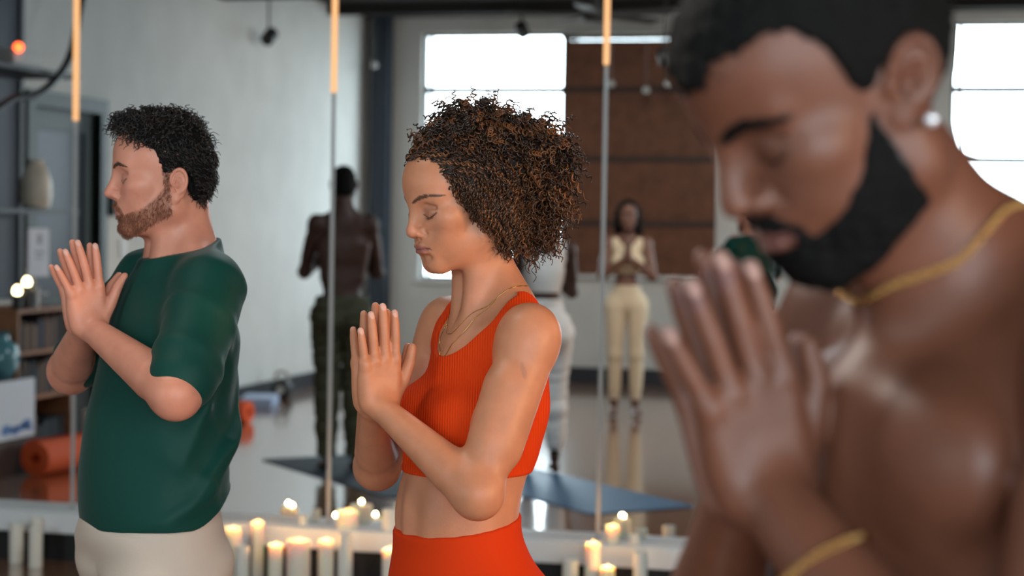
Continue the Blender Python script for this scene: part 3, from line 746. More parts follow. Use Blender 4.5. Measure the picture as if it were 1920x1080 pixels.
    cv = curls(pk, dirs, L, rs.uniform(.002, .0045, n1) * (.6 + .5 * top[:, 0]), L / .014, np.full(n1, .3), n=16, seed=9)
    br = rs.uniform(0, 1, n1) ** 3
    tubes('curls', cv, np.broadcast_to(np.linspace(.0013, .0005, 16), cv.shape[:2]), MAT['hair'], hair, 3, V3(.008, .006, .0055) * (1 - br[:, None]) + V3(.03, .018, .012) * br[:, None])
    def shirt(P, margin=.03):
        d0, ins, f, l, z, s_, tt = outer(P, margin)
        hem = .965 + .055 * sstep(.03, -.10, f) + .010 * nz(tt, 14, 6)
        d1 = smax(d0, hem - z, .003)
        d1 = smax(d1, z - (1.478 - .30 * (f + .030)), .003)        # neck line, lower in front
        return smax(d1, -(ins + .008) - np.where((z < 1.06) | ((l > .13) & (s_ > np.linalg.norm(d) * .44)), 0., .5), .002)
    v, q = mesh_field(shirt, (-.45, -.45, .90), (.45, .45, 1.56), .003)
    np_mesh('t_shirt', v, q, MAT['green_cloth'], root)
    # trousers
    def tro(P, margin=.03):
        t = T.into(P); z = P[:, 2]; d0 = L_(P, margin) - folds(t, .012, 21, 26, 14, .5) * sstep(1.0, .9, z)
        return smax(smax(smax(d0, z - 1.04, .004), .06 - z, .004), -(d0 + .012), .002)
    v, q = mesh_field(tro, (-.4, -.4, .02), (.4, .4, 1.08), .005)
    np_mesh('trousers', v, q, MAT['beige_cloth'], root)
    return root
SKIN_D = (.140, .048, .026)
def front_man():
    p = dict(h=1.80, male=1., sh=.195, zs=1.452, head_at=(.105, 0, 1.627), head_rot=(4, 34, 0), head_sc=1.06, neck_r=.062, elbow=(.09, .265, 1.15), wrist=(.162, .032, 1.328),
             wrist_in=(.162, .0122, 1.328), hand_tilt=15.7, hand_sc=1.06, arm=1.2, bulk=1.10, palm=.35)
    root = empty('person', spot(.341, 1.45), YR, 'shirtless bearded person with stud earring and gold chain, head bowed, largest and nearest', 'person')
    def bm(x, y, z):
        up = np.interp(x, [-.02, .012, .030, .052, .072, .088, .12], [.016, .012, -.014, -.040, -.0535, -.062, -.064])
        a = sstep(.010, -.008, z - up) * sstep(.012, .026, x + np.clip(-z - .06, 0, .05) * .3) * sstep(-.006, .006, z + .070 + .50 * np.clip(x, 0, .09)) * (y < .085) * (x < .125) * sstep(.052, .040, x - np.clip(-.02 - z, 0, .1) * 2.5)
        mo = sstep(1.2, .6, dpoly(y, z, [(0, -.0385), (.012, -.0388), (.027, -.0500), (.029, -.066)], [.0055, .0060, .0055, .005])) * sstep(.07, .08, x) * (x < .13)
        lp = sstep(1.0, .7, dpoly(y, z, [(0, -.0520), (.011, -.0520), (.0235, -.0530)], [.0095, .009, .0035]))
        return np.maximum(a, mo) * (1 - lp)
    face = dict(flush=(.17, .070, .045), lid=(.085, .036, .024), lips=(.16, .060, .048), brow=(.010, .007, .006), brow_a=.95, brow_line=[(.012, .0270), (.032, .0325), (.055, .0265)], brow_wid=[.0048, .0055, .0025], lash=(.01, .006, .005), beard=(.010, .007, .006), beard_a=.95, beard_mask=bm)
    hp = dict(fan=(-3, -3, -7, -15), wid=1.03, thumb=[(.020, .026), (.042, .044), (.072, .056), (.098, .056)])
    def extra(F, S, T):
        F.add(rc((.075, .0, 1.40), (.080, .0, 1.20), .03, .03), .05, S)
    F, T, S, R, H, HS, A, body = skinned(root, p, 18, dict(jaw=.053, nose=1.10, nose_w=1.32, ear=1.05, ear_tilt=-32, lip=1.35, chin=.004, lip_x=.002), face, hp, MAT['dark_skin'], SKIN_D, ((-.5, -.5, -.01), (.5, .5, 1.85)), .0028, (.42, .24, .20), extra)
    # beard and close-cut hair
    def bcut(q): return (.5 - bm(q[:, 0], np.abs(q[:, 1]), q[:, 2])) * .012
    bd, v = shell_over(F, HS, bcut, .0030, ((-.35, -.35, 1.35), (.35, .35, 1.75)), .003, 'beard', MAT['hair_black'], root, .0014, .0010)
    G = Field(); G.add(ell((-.005, 0, .044), (.0975, .0760, .0870)), .01, H); G.add(ell((.034, 0, .053), (.0600, .0630, .0565)), .03, H)
    xs = [-.075, -.05, -.025, -.010, .0, .02, .040, .052, .066, .080, .12]; xh = [-.085, -.060, -.044, -.034, .018, .024, .036, .056, .082, .10, .12]
    def hl(q):
        zl = np.interp(q[:, 0], [-.10, -.05, -.038, -.028, .004, .010, .026, .031, .044, .058, .080, .10], [-.072, -.056, -.030, .020, .022, .010, .016, .050, .074, .079, .078, .067]).astype(f32)
        return (zl - q[:, 2]) * .6
    hair, v = shell_over(G, HS, lambda q: hl(q) * .8, .004, ((-.35, -.35, 1.45), (.35, .35, 1.90)), .003, 'hair', MAT['hair_black'], root, .0014, .0008)
    strokes(F, H, [(.012, .0270), (.032, .0325), (.055, .0265)], [.0048, .0055, .003], 160, .009, .0006, MAT['hair_black'], root, 'eyebrow', 5)
    # ear stud, chain, bracelet, trousers
    e = H.out((-.004, .0865, -.0245), 1)[0]
    s = Field(); s.add(ell((0, 0, 0), (.0052, .0052, .0052)), .001); s.add(rc((0, 0, 0), R[:, 1] * -.008, .0012, .0012), .001)
    v, q = mesh_field(s, (-.012, -.012, -.012), (.012, .012, .012), .0009)
    o = np_mesh('ear_stud', v + e, q, MAT['crystal'], root)
    pts = [(-.050, .050, 1.565), (-.002, .058, 1.546), (.020, .066, 1.530), (.042, .065, 1.508), (.063, .055, 1.498), (.082, .038, 1.488), (.088, 0, 1.474), (.082, -.038, 1.488), (.063, -.055, 1.498), (.042, -.065, 1.508), (.020, -.066, 1.530), (-.002, -.058, 1.546), (-.050, -.050, 1.565), (-.085, 0, 1.575), (-.050, .050, 1.565)]
    P = snap(F, T.out(spline(pts, 300)), .002)
    chain(root, 'chain_necklace', P, .0046, 110)
    W, Ed = V3(*p['wrist']), V3(*p['elbow']); u = (Ed - W) / np.linalg.norm(Ed - W); c0 = W + u * .055; a = np.cross(u, (0, 0, 1.)); a /= np.linalg.norm(a); b = np.cross(u, a)
    ring = np.array([c0 + .034 * (math.cos(t) * a + math.sin(t) * b) + u * .012 * math.cos(t + 1) for t in np.linspace(0, 2 * math.pi, 160)])
    chain(root, 'bracelet', snap(F, T.out(ring), .0015), .0050, 70)
    B = Field(); body_ops(B, S, p, arms=False)
    def tro(P, margin=.03):
        d0 = B(P, margin) - .012 - folds(T.into(P), .005, 21, 26, 14, .5); z = P[:, 2]
        return smax(smax(d0, z - 1.0, .004), .07 - z, .004)
    v, q = mesh_field(tro, (-.4, -.4, .02), (.4, .4, 1.04), .006)
    np_mesh('trousers', v, q, MAT['khaki_cloth'], root)
    return root
def chain(root, name, path, r, n):
    """flat curb links along a path"""
    path = np.asarray(path, float); s = np.concatenate([[0], np.cumsum(np.linalg.norm(np.diff(path, axis=0), axis=1))]); t = np.linspace(0, s[-1], n)
    P = np.stack([np.interp(t, s, path[:, i]) for i in range(3)], 1); T = np.gradient(P, axis=0); T /= np.linalg.norm(T, axis=1, keepdims=True)
    a = np.linspace(0, 2 * np.pi, 13); cur = []
    for i in range(n):
        u = np.cross(T[i], (0, .3, 1.)); u /= np.linalg.norm(u); w = np.cross(T[i], u); u, w = (u + w * .55, w - u * .55) if i % 2 else (u - w * .55, w + u * .55); u /= np.linalg.norm(u)
        cur.append(P[i] + np.cos(a)[:, None] * T[i] * (s[-1] / n * .85) + np.sin(a)[:, None] * u * r * .75)
    cur = np.array(cur); return tubes(name, cur, np.full(cur.shape[:2], r * .24), MAT['gold'], root, 5)
# ---------------------------------------------------------------- classmates met only in the mirror
def mate(loc, ang, p, label, skin, base, parts, hair, yaw=(0, 4, 0), hands=True):
    """ang: the way the person faces, degrees from +x"""
    root = empty('person', (*loc, .014), math.radians(ang - 180), label, 'person')
    p['head_rot'] = yaw
    face = dict(flush=base, lid=base, lips=tuple(c * 1.1 for c in base), brow=(.01, .007, .006), lash=(.01, .006, .005))
    F, T, S, R, H, HS, A, body = skinned(root, p, 0, dict(jaw=.049), face, dict() if hands else None, MAT[skin], base, ((-.5, -.5, -.01), (.5, .5, 1.95)), .0055, base, None)
    B = Field(); body_ops(B, S, p, arms=False)
    for name, m, off, lo, hi, cut in parts:
        def fn(P, margin=.03):
            d = B(P, margin) - off - (folds(P, off * .4, 3) if off > .008 else 0); z = P[:, 2]; d = smax(smax(d, z - hi, .004), lo - z, .004)
            return smax(d, cut(S.into(P)), .004) if cut is not None else d
        v, q = mesh_field(fn, (-.4, -.4, lo - .05), (.4, .4, hi + .05), .007); np_mesh(name, v, q, MAT[m], root)
    hair(root, H, HS, F, T)
    return root
def short_hair(root, H, HS, F, T):
    G = Field(); G.add(ell((-.005, 0, .044), (.0975, .0760, .0870)), .01, H); G.add(ell((-.045, 0, -.025), (.058, .066, .055)), .03, H)
    shell_over(G, HS, lambda q: q[:, 0] - np.interp(q[:, 2], [-.12, -.08, -.04, 0, .04, .08, .12], [-.12, -.045, -.01, .02, .035, .075, .12]).astype(f32), 0., ((-.3, -.3, 1.4), (.3, .3, 1.98)), .006, 'hair', MAT['hair_black'], root, .002, .001)
def long_hair(length, side):
    def fn(root, H, HS, F, T):
        G = Field(); G.add(ell((-.006, 0, .047), (.102, .082, .092)), .01, H)
        a = H.out((-.055, 0, .02))[0]; back = -T.R[:, 0]
        b_ = a + back * .045 + V3(0, 0, -length) + T.R[:, 1] * side
        G.add(rc(a, b_, .085, .060), .04)
        if side: G.add(rc(H.out((0, .07, .03), 1)[0], H.out((.0, .085, -.10), 1)[0], .035, .03), .03); G.add(rc(H.out((0, -.07, .03))[0], H.out((.0, -.09, -.12))[0], .035, .03), .03)
        def cut(q): return np.where(q[:, 2] > -.05, q[:, 0] - np.interp(q[:, 2], [-.09, -.03, .03, .07, .12], [.0, .030, .040, .075, .12]).astype(f32), -.02)
        shell_over(G, HS, cut, 0., ((-.4, -.4, 1.0), (.4, .4, 1.9)), .006, 'hair', MAT['hair_black'], root, .004, .004)
    return fn
def top_cut(t):
    l, z = t[:, 1], t[:, 2]
    return np.maximum(-(np.sqrt((l / .085) ** 2 + ((z - 1.47) / .12) ** 2) - 1) * .09, -(np.sqrt(((l - .225) / .10) ** 2 + ((z - 1.36) / .13) ** 2) - 1) * .09)
def classmates():
    arm = dict(hand_tilt=8)
    mate((-3.82, 4.62), 246, dict(h=1.85, male=1., sh=.165, zs=1.505, head_at=(.025, 0, 1.728), neck_r=.060, elbow=(.10, .225, 1.20), wrist=(.20, .03, 1.36), wrist_in=(.20, .012, 1.36), arm=1.0, bulk=.98, **arm),
         'shirtless back-turned person in khaki trousers on the navy mat', 'dark_skin', (.060, .026, .018), [('trousers', 'khaki_cloth', .022, .08, 1.06, None)], short_hair)
    mate((-2.63, 4.32), 246, dict(h=1.68, sh=.150, zs=1.370, head_at=(.02, 0, 1.570), neck_r=.047, elbow=(.10, .20, 1.10), wrist=(.19, .026, 1.235), wrist_in=(.19, .0105, 1.235), arm=.95, **arm),
         'back-turned person in white top and white trousers on the light blue mat', 'dark_skin', (.060, .028, .020), [('tank_top', 'white_cloth', .008, 1.10, 1.42, top_cut), ('trousers', 'white_cloth', .016, .14, 1.06, None)], long_hair(.20, 0))
    mate((-2.80, .62), 78, dict(h=1.70, sh=.150, zs=1.385, head_at=(.02, 0, 1.590), neck_r=.047, elbow=(.10, .20, 1.115), wrist=(.19, .026, 1.25), wrist_in=(.19, .0105, 1.25), arm=.95, **arm),
         'far person facing us in cream crop top and leggings', 'dark_skin', (.14, .065, .045), [('crop_top', 'cream_cloth', .008, 1.13, 1.42, top_cut), ('leggings', 'cream_cloth', .006, .12, 1.04, None)], long_hair(.26, .05), (0, 4, 0))
# ---------------------------------------------------------------- building blocks
class MB:
    """collects simple solids and links them as one mesh"""
    def __init__(s): s.bm = bmesh.new()
    def box(s, lo, hi, bev=0., rot=None, at=None):
        c = [(a + b) / 2 for a, b in zip(lo, hi)]; d = [abs(b - a) for a, b in zip(lo, hi)]
        m = Matrix.Translation(c) @ Matrix.Diagonal((*d, 1))
        if rot is not None: m = Matrix.Translation(at or c) @ rot @ Matrix.Translation(Vector(c) - Vector(at or c)) @ Matrix.Diagonal((*d, 1))
        r = bmesh.ops.create_cube(s.bm, size=1, matrix=m)
        if bev: bmesh.ops.bevel(s.bm, geom=list({e for v in r['verts'] for e in v.link_edges}), offset=bev, segments=2, affect='EDGES')
        return s
    def lathe(s, prof, c=(0, 0, 0), n=32, rot=None):
        vs = []
        for r, z in prof:
            ring = []
            for i in range(n):
                a = 2 * math.pi * i / n; p = Vector((r * math.cos(a), r * math.sin(a), z))
                if rot is not None: p = rot @ p
                ring.append(s.bm.verts.new(p + Vector(c)))
            vs.append(ring)
        for a, b in zip(vs, vs[1:]):
            for i in range(n): s.bm.faces.new((a[i], a[(i + 1) % n], b[(i + 1) % n], b[i]))
        for ring, fl in ((vs[0], True), (vs[-1], False)):
            if max((v.co - ring[0].co).length for v in ring) > 1e-5: s.bm.faces.new(ring[::-1] if fl else ring)
        return s
    def tube(s, pts, r, n=10):
        pts = [Vector(p) for p in pts]; rings = []
        for i, p in enumerate(pts):
            t = (pts[min(i + 1, len(pts) - 1)] - pts[max(i - 1, 0)]).normalized(); u = t.orthogonal().normalized() if i == 0 else (u - t * u.dot(t)).normalized(); w_ = t.cross(u)
            rr = r[i] if isinstance(r, (list, tuple)) else r
            rings.append([s.bm.verts.new(p + rr * (math.cos(2 * math.pi * k / n) * u + math.sin(2 * math.pi * k / n) * w_)) for k in range(n)])
        for a, b in zip(rings, rings[1:]):
            for i in range(n): s.bm.faces.new((a[i], a[(i + 1) % n], b[(i + 1) % n], b[i]))
        s.bm.faces.new(rings[0][::-1]); s.bm.faces.new(rings[-1]); return s
    def build(s, name, m, parent=None, smooth=False):
        bmesh.ops.remove_doubles(s.bm, verts=s.bm.verts, dist=1e-6); bmesh.ops.recalc_face_normals(s.bm, faces=s.bm.faces)
        me = bpy.data.meshes.new(name); s.bm.to_mesh(me); s.bm.free(); me.materials.append(MAT[m] if isinstance(m, str) else m)
        o = bpy.data.objects.new(name, me); C.collection.objects.link(o); o.parent = parent
        if smooth:
            for p in me.polygons: p.use_smooth = True
            o.modifiers.new('edges', 'EDGE_SPLIT').split_angle = math.radians(40)
        return o
def struct(o): o['kind'] = 'structure'; return o
def copy_tree(o, parent=None):
    c = o.copy(); C.collection.objects.link(c)
    if parent is not None: c.parent = parent
    for ch in list(o.children): copy_tree(ch, c)
    return c
# ---------------------------------------------------------------- the room
def wood_floor():
    m = mat('floor_wood', (.2, .1, .05), .2, spec=.5); nt = m.node_tree; b = nt.nodes['Principled BSDF']; N = nt.nodes.new; K = nt.links.new
    tc = N('ShaderNodeTexCoord'); mp = N('ShaderNodeMapping'); mp.inputs['Rotation'].default_value = (0, 0, math.radians(90)); K(tc.outputs['Object'], mp.inputs['Vector'])
    br = N('ShaderNodeTexBrick'); br.inputs['Scale'].default_value = 1; br.inputs['Brick Width'].default_value = 1.4; br.inputs['Row Height'].default_value = .083; br.inputs['Mortar Size'].default_value = .0012
    br.inputs['Color1'].default_value = (.31, .135, .062, 1); br.inputs['Color2'].default_value = (.39, .178, .086, 1); br.inputs['Mortar'].default_value = (.09, .05, .03, 1); K(mp.outputs[0], br.inputs['Vector'])
    m2 = N('ShaderNodeMapping'); m2.inputs['Scale'].default_value = (1, 14, 1); K(mp.outputs[0], m2.inputs['Vector'])
    n = N('ShaderNodeTexNoise'); n.inputs['Scale'].default_value = 3; n.inputs['Detail'].default_value = 6; K(m2.outputs[0], n.inputs['Vector'])
    mx = N('ShaderNodeMix'); mx.data_type = 'RGBA'; mx.blend_type = 'MULTIPLY'; mx.inputs[0].default_value = .5; K(br.outputs['Color'], mx.inputs[6]); K(n.outputs['Color'], mx.inputs[7]); K(mx.outputs[2], b.inputs['Base Color'])
    b.inputs['Coat Weight'].default_value = 1.; b.inputs['Coat Roughness'].default_value = .09; b.inputs['Coat IOR'].default_value = 1.7
    return m
wood_floor()
mat('plaster', (.60, .605, .585), .85, spec=.2, noise=(3, .05), bump=(60, .1))
mat('ceiling_black', (.030, .030, .030), .9, spec=.1)
mat('dark_trim', (.020, .024, .032), .55)
mat('navy_steel', (.012, .022, .038), .5)
mat('white_paint', (.84, .83, .82), .5)
mat('black_paint', (.010, .010, .010), .6)
mat('frame_grey', (.10, .10, .105), .5)
mat('mirror_silver', (.93, .94, .94), .0, metal=1.)
mat('seam_grey', (.42, .40, .38), .5)
mat('amber_glow', (.55, .30, .14), .5, emit=(1., .50, .20), estr=.62)
mat('blind_wood', (.150, .062, .034), .5, spec=.3, noise=(8, .25))
mat('blind_bar', (.040, .018, .012), .6)
mat('green_door', (.008, .019, .018), .5)
mat('dusk_glass', (.020, .032, .055), .35)
mat('blue_panel', (.018, .028, .050), .6)
mat('steel_black', (.014, .016, .020), .5)
mat('oak', (.30, .13, .055), .55, noise=(6, .25))
mat('walnut', (.055, .024, .014), .6)
mat('ceramic', (.60, .54, .44), .4, noise=(12, .15))
mat('paper', (.62, .64, .70), .8)
mat('ink', (.25, .26, .30), .8)
mat('teal_glaze', (.10, .28, .33), .2, spec=.6)
mat('canvas_white', (.78, .82, .88), .8)
mat('blue_paint', (.12, .24, .52), .7)
mat('mat_orange', (.86, .13, .032), .7, bump=(200, .2))
mat('mat_dark', (.010, .026, .045), .75)
mat('mat_blue', (.040, .135, .260), .5)
mat('rubber_black', (.012, .013, .015), .5)
mat('blanket', (.42, .50, .66), .9, bump=(80, .4))
mat('wax', (.86, .80, .70), .55, sss=.35)
mat('wax_lit', (.90, .80, .66), .55, sss=.9)
MAT['wax_lit'].node_tree.nodes['Principled BSDF'].inputs['Subsurface Radius'].default_value = (.05, .024, .010)
mat('flame', (1, .7, .3), .5, emit=(1., .62, .24), estr=2.2)
mat('tealight_glow', (1, .8, .5), .5, emit=(1., .80, .42), estr=9.)
mat('red_led', (1, .1, .03), .5, emit=(1., .10, .02), estr=4.)
mat('wick', (.02, .015, .012), .9)
mat('device_white', (.42, .42, .40), .5)
mat('bulb', (.5, .5, .48), .15)
mat('switch_plate', (.55, .56, .55), .5)
book_cols = [(.02, .04, .05), (.015, .03, .03), (.05, .03, .02), (.10, .05, .03), (.03, .03, .05), (.20, .13, .09), (.01, .02, .03)]
for i, c_ in enumerate(book_cols): mat('book_cloth_%d' % i, c_, .7)
T_ = .2
def wall_with_holes(name, y0, y1, x0, x1, z0, z1, holes, m):
    b = MB(); xs = sorted(holes)
    x = x0
    for (a, c_, lo, hi) in xs:
        if a > x: b.box((x, y0, z0), (a, y1, z1))
        b.box((a, y0, z0), (c_, y1, lo)); b.box((a, y0, hi), (c_, y1, z1)); x = c_
    if x < x1: b.box((x, y0, z0), (x1, y1, z1))
    return struct(b.build(name, m))
struct(MB().box((XL - T_, YW - T_, -.1), (XR + T_, YM + T_, 0)).build('floor', 'floor_wood'))
struct(MB().box((XL - T_, YW - T_, ZC), (XR + T_, YM + T_, ZC + .1)).build('ceiling', 'ceiling_black'))
wall_with_holes('wall_front', YW - T_, YW, XL - T_, XR + T_, 0, ZC, WINDOWS, 'plaster')
struct(MB().box((XL - T_, YM + .012, 0), (XR + T_, YM + T_, ZC)).build('wall_back', 'plaster'))
b = MB(); y = YW
for (a, c_, lo, hi) in SIDE: b.box((XR, y, 0), (XR + T_, a, ZC)).box((XR, a, 0), (XR + T_, c_, lo)).box((XR, a, hi), (XR + T_, c_, ZC)); y = c_
struct(b.box((XR, y, 0), (XR + T_, YM + .012, ZC)).build('wall_right', 'plaster'))
DO = (3.42, 4.37, 2.25)                                     # doorway in the left wall
b = MB().box((XL - T_, YW, 0), (XL, DO[0], ZC)).box((XL - T_, DO[1], 0), (XL, YM + .012, ZC)).box((XL - T_, DO[0], DO[2]), (XL, DO[1], ZC)); struct(b.build('wall_left', 'plaster'))
struct(MB().box((XL, YW + .012, 0), (XL + .014, DO[0] - .1, .13)).build('baseboard_left', 'dark_trim'))
struct(MB().box((XL + .014, YW, 0), (XR, YW + .014, .145)).build('baseboard_front', 'dark_trim'))
# door: a dark green frame, a leaf with dusky glass
d = struct(empty('door_1', (XL, DO[0], 0)))
MB().box((-.10, -.10, 0), (.03, .0, DO[2] + .10)).box((-.10, .95, 0), (.03, 1.05, DO[2] + .10)).box((-.10, 0, DO[2]), (.03, .95, DO[2] + .10)).build('door_frame', 'green_door', d)
lf = MB().box((-.08, 0, 0), (-.03, .14, DO[2])).box((-.08, .81, 0), (-.03, .95, DO[2])).box((-.08, .14, 0), (-.03, .81, 1.02)).box((-.08, .14, DO[2] - .14), (-.03, .81, DO[2])).build('door_leaf', 'green_door', d)
MB().box((-.062, .14, 1.02), (-.048, .81, DO[2] - .14)).build('pane', 'dusk_glass', lf)
MB().tube([(-.03, .88, 1.02), (.03, .88, 1.02), (.03, .78, 1.02)], .010).build('door_handle', 'seam_grey', lf, True)
# windows: open panes to the bright sky, thin bars
for i, (a, b_, lo, hi) in enumerate(WINDOWS):
    wn = struct(empty('window_%d' % (i + 1), ((a + b_) / 2, YW - .1, lo)))
    hw, h = (b_ - a) / 2, hi - lo
    f = MB().box((-hw, -.03, 0), (-hw + .025, .03, h)).box((hw - .025, -.03, 0), (hw, .03, h)).box((-hw, -.03, 0), (hw, .03, .03)).box((-hw, -.03, h - .03), (hw, .03, h))
    f.box((-hw + .055, -.025, 0), (-hw + .085, .025, h))
    for z in (2.845, 2.19, 1.53): f.box((-hw, -.03, z - lo - .034), (hw, .03, z - lo + .034))
    f.build('window_frame', 'frame_grey', wn)
    MB().box((-hw - .03, .0, -.04), (hw + .03, .16, 0)).build('window_sill', 'plaster', wn)
# brown slatted blind, let down and closed
a, b_, lo, hi = WINDOWS[1]
bl = empty('window_blind', ((a + b_) / 2, YW + .03, lo), 0, 'brown wooden slatted blind let down over the window beside the bright one', 'blind')
s = MB(); n = 44; hw = (b_ - a) / 2 + .03
for k in range(n):
    z = -.02 + (hi - lo - .06) * k / n
    s.box((-hw, -.020, z), (hw, -.017, z + .0545), rot=Matrix.Rotation(math.radians(-5), 4, 'X'))
MB().box((-hw, -.030, -.02), (hw, -.027, hi - lo - .06)).build('added_backing', 'blind_bar', bl)  # added sheet behind the slats, keeps sky light from leaking through
s.build('slats', 'blind_wood', bl)
MB().box((-hw, -.03, hi - lo - .055), (hw, .03, hi - lo - .012)).build('head_rail', 'blind_bar', bl)
MB().box((-hw, -.03, -.05), (hw, .012, -.02)).build('bottom_rail', 'blind_bar', bl)
for k, z in enumerate((2.84, 2.17, 1.55)): MB().box((-hw, .0, z - lo - .028), (hw, .012, z - lo + .028)).build('bar_shadow', 'blind_bar', bl)  # dark strips stand in for the window bars' shadows on the blind
struct(MB().box((-5.95, YW + .002, 0), (-5.78, YW + .18, ZC)).build('column', 'navy_steel'))
# mirror panels with their joints, the ledge below
seams = [-6.21 + 0.0, -5.19, -3.98, -2.76, -1.562, -.36, .85, 2.06, 3.27]
mirrors = []
for i, (x0, x1) in enumerate(zip(seams, seams[1:])):
    g = .008
    t = MB().box((x0 + g, YM - .006, .215), (x1 - g, YM + .006, 3.30)).build('mirror', 'mirror_silver')
    mirrors.append(t)
lab = {1: 'tall wall mirror at the left edge, showing the dark shelves', 2: 'tall wall mirror panel behind the person in green, showing the pale wall and door', 3: 'tall wall mirror panel behind the ponytailed person, showing window and shirtless back', 4: 'tall wall mirror panel left of the nearest person, showing the brown blind'}
for i, t in enumerate(mirrors): tag(t, lab.get(i, 'tall frameless wall mirror panel beyond the frame'), 'mirror', 'mirror panels along the wall')
sl = {1: 'thin joint between mirrors left of the person in green', 2: 'thin joint between mirrors left of the person in green', 3: 'thin joint between mirrors, between the persons in green and orange', 4: 'thin joint between mirrors, right of the curly ponytail'}
for i, x in enumerate(seams[1:-1]):
    j = MB().box((x - .0085, YM - .0092, .2125), (x + .0085, YM - .0062, 2.10)).build('mirror_joint', 'seam_grey')
    tag(j, {1: 'thin upright joint between mirrors left of the person in green', 2: 'thin upright joint between mirrors behind the shirtless reflection', 3: 'thin upright joint between mirrors right of the curly ponytail'}.get(i, 'thin upright joint between mirror panels beyond the frame'), 'mirror joint', 'joints between the mirror panels')
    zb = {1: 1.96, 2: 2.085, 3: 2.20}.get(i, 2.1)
    MB().box((x - .0115, YM - .013, zb), (x + .0115, YM - .0093, 3.30)).build('painted_glow', 'amber_glow', j)['label'] = 'painted amber glow on the joint edge'  # emissive strip stands in for warm light reflected on the mirror edges
lg = empty('ledge', (0, YM, 0), 0, 'long white ledge with black base under the mirrors', 'ledge')
MB().box((XL + .001, -.164, .125), (XR - .001, -.008, .212), .004).build('ledge_top', 'white_paint', lg)
MB().box((XL + .001, -.125, 0), (XR - .001, -.010, .125)).build('kickboard', 'black_paint', lg)
# ceiling: ducts, pipes, track with lamps, fan
for i, (y, z, w_) in enumerate(((1.2, 3.30, .16), (3.4, 3.26, .14), (-1.4, 3.46, .10))):
    struct(MB().box((XL, y, z), (XR, y + w_, ZC)).build('beam_%d' % (i + 1), 'ceiling_black'))
fan = empty('ceiling_fan', (-3.1, .6, ZC), 0, 'black ceiling fan near the top edge, seen in the mirror', 'fan')
MB().lathe([(.03, 0), (.03, -.26), (.10, -.27), (.12, -.36), (.09, -.40), (.02, -.41)]).build('motor', 'black_paint', fan, True)
for k in range(5):
    MB().box((.10, -.07, -.345), (.72, .07, -.335), rot=Matrix.Rotation(math.radians(72 * k + 15), 4, 'Z') @ Matrix.Rotation(math.radians(10), 4, 'X'), at=(0, 0, -.34)).build('blade', 'black_paint', fan)
def track_lamp(loc, label, tilt, drop=.3):
    t = empty('spot_lamp', loc, 0, label, 'lamp', 'black spot lamps under the ceiling')
    MB().tube([(0, 0, 0), (0, 0, -drop)], .008).build('stem', 'black_paint', t, True)
    MB().lathe([(.025, -.07), (.055, -.05), (.060, .08), (.056, .08), (.050, -.03), (.0, -.04)], (0, 0, -drop - .03), 24, Matrix.Rotation(math.radians(tilt), 3, 'X')).build('lamp_shade', 'black_paint', t, True)
track_lamp((-4.15, -1.2, ZC), 'black spot lamp hanging in front of the bright window', 120, .23)
track_lamp((-5.9, .58, ZC), 'black spot lamp hanging before the pale wall, above the kettlebell', 60, .47)
track_lamp((-2.6, .2, ZC), 'black spot lamp hanging before the brown blind', 120, .61)
for i, (x, y, z) in enumerate(((-5.85, -2.1, 3.06), (-3.45, -1.9, 2.86), (-3.12, -1.9, 2.80), (-2.92, -1.9, 2.86))):
    t = tag(MB().lathe([(.0, .03), (.02, .025), (.035, 0), (.03, -.03), (0, -.04)], (x, y, z), 16).tube([(x, y, z + .025), (x, y, ZC)], .0015).build('pendant_bulb', 'bulb', None, True), ['small pale bulb hanging by the navy column', 'small pale bulb before the blind, leftmost of its row', 'small pale bulb before the blind, middle of its row', 'small pale bulb before the blind, rightmost of its row'][i], 'bulb', 'small hanging bulbs')
# ---------------------------------------------------------------- shelves by the left wall
before = set(bpy.data.objects)
X0, X1 = -6.17, -5.75
sh = empty('metal_shelf', (X0, 5.4, 0), 0, 'black steel shelf rack reflected at the far left, jar on its board', 'shelf')
for y in (-1.05, 0.): MB().box((0, y - .02, 1.0), (.03, y + .02, ZC - .002)).build('post', 'steel_black', sh)
for y in (0.,): MB().box((.39, y - .02, 1.0), (.42, y + .02, ZC - .002)).build('post', 'steel_black', sh)
for z in (1.545, 2.40): MB().box((0, -1.07, z), (.42, .02, z + .028)).build('board', 'steel_black', sh)
MB().box((.004, -1.03, 1.0), (.010, -.02, 3.5)).build('back_panel', 'blue_panel', sh)['label'] = 'dull blue panel behind the boards'
tag(MB().lathe([(.05, 0), (.085, .01), (.098, .08), (.095, .16), (.070, .24), (.045, .285), (.050, .30), (.040, .30), (.035, .28), (.0, .27)], (-5.80, 4.80, 1.5745)).build('jar', 'ceramic', None, True), 'cream ceramic jar on the black steel shelf', 'jar')
dv = MB().box((-5.95, 4.80, 2.43), (-5.76, 5.16, 2.53), .012).build('wifi_box', 'device_white'); tag(dv, 'pale box with a red light on the upper shelf board', 'device')
MB().lathe([(0, -.03), (.022, -.02), (.03, 0), (.022, .02), (0, .03)], (-5.75, 5.12, 2.53), 16).build('indicator_light', 'red_led', dv, True)['label'] = 'glowing red light'
cb = spline([(-5.68, 5.6, 2.10), (-5.68, 5.30, 2.215), (-5.68, 5.05, 2.25), (-5.68, 4.80, 2.36), (-5.70, 4.55, 2.55), (-5.8, 4.2, 2.95), (-5.85, 3.9, 3.3), (-5.9, 3.7, ZC)], 60)
tag(MB().tube([tuple(p) for p in cb], .024, 8).build('cable', 'rubber_black', None, True), 'thick black cable hanging in a curve from the ceiling by the shelf', 'cable')
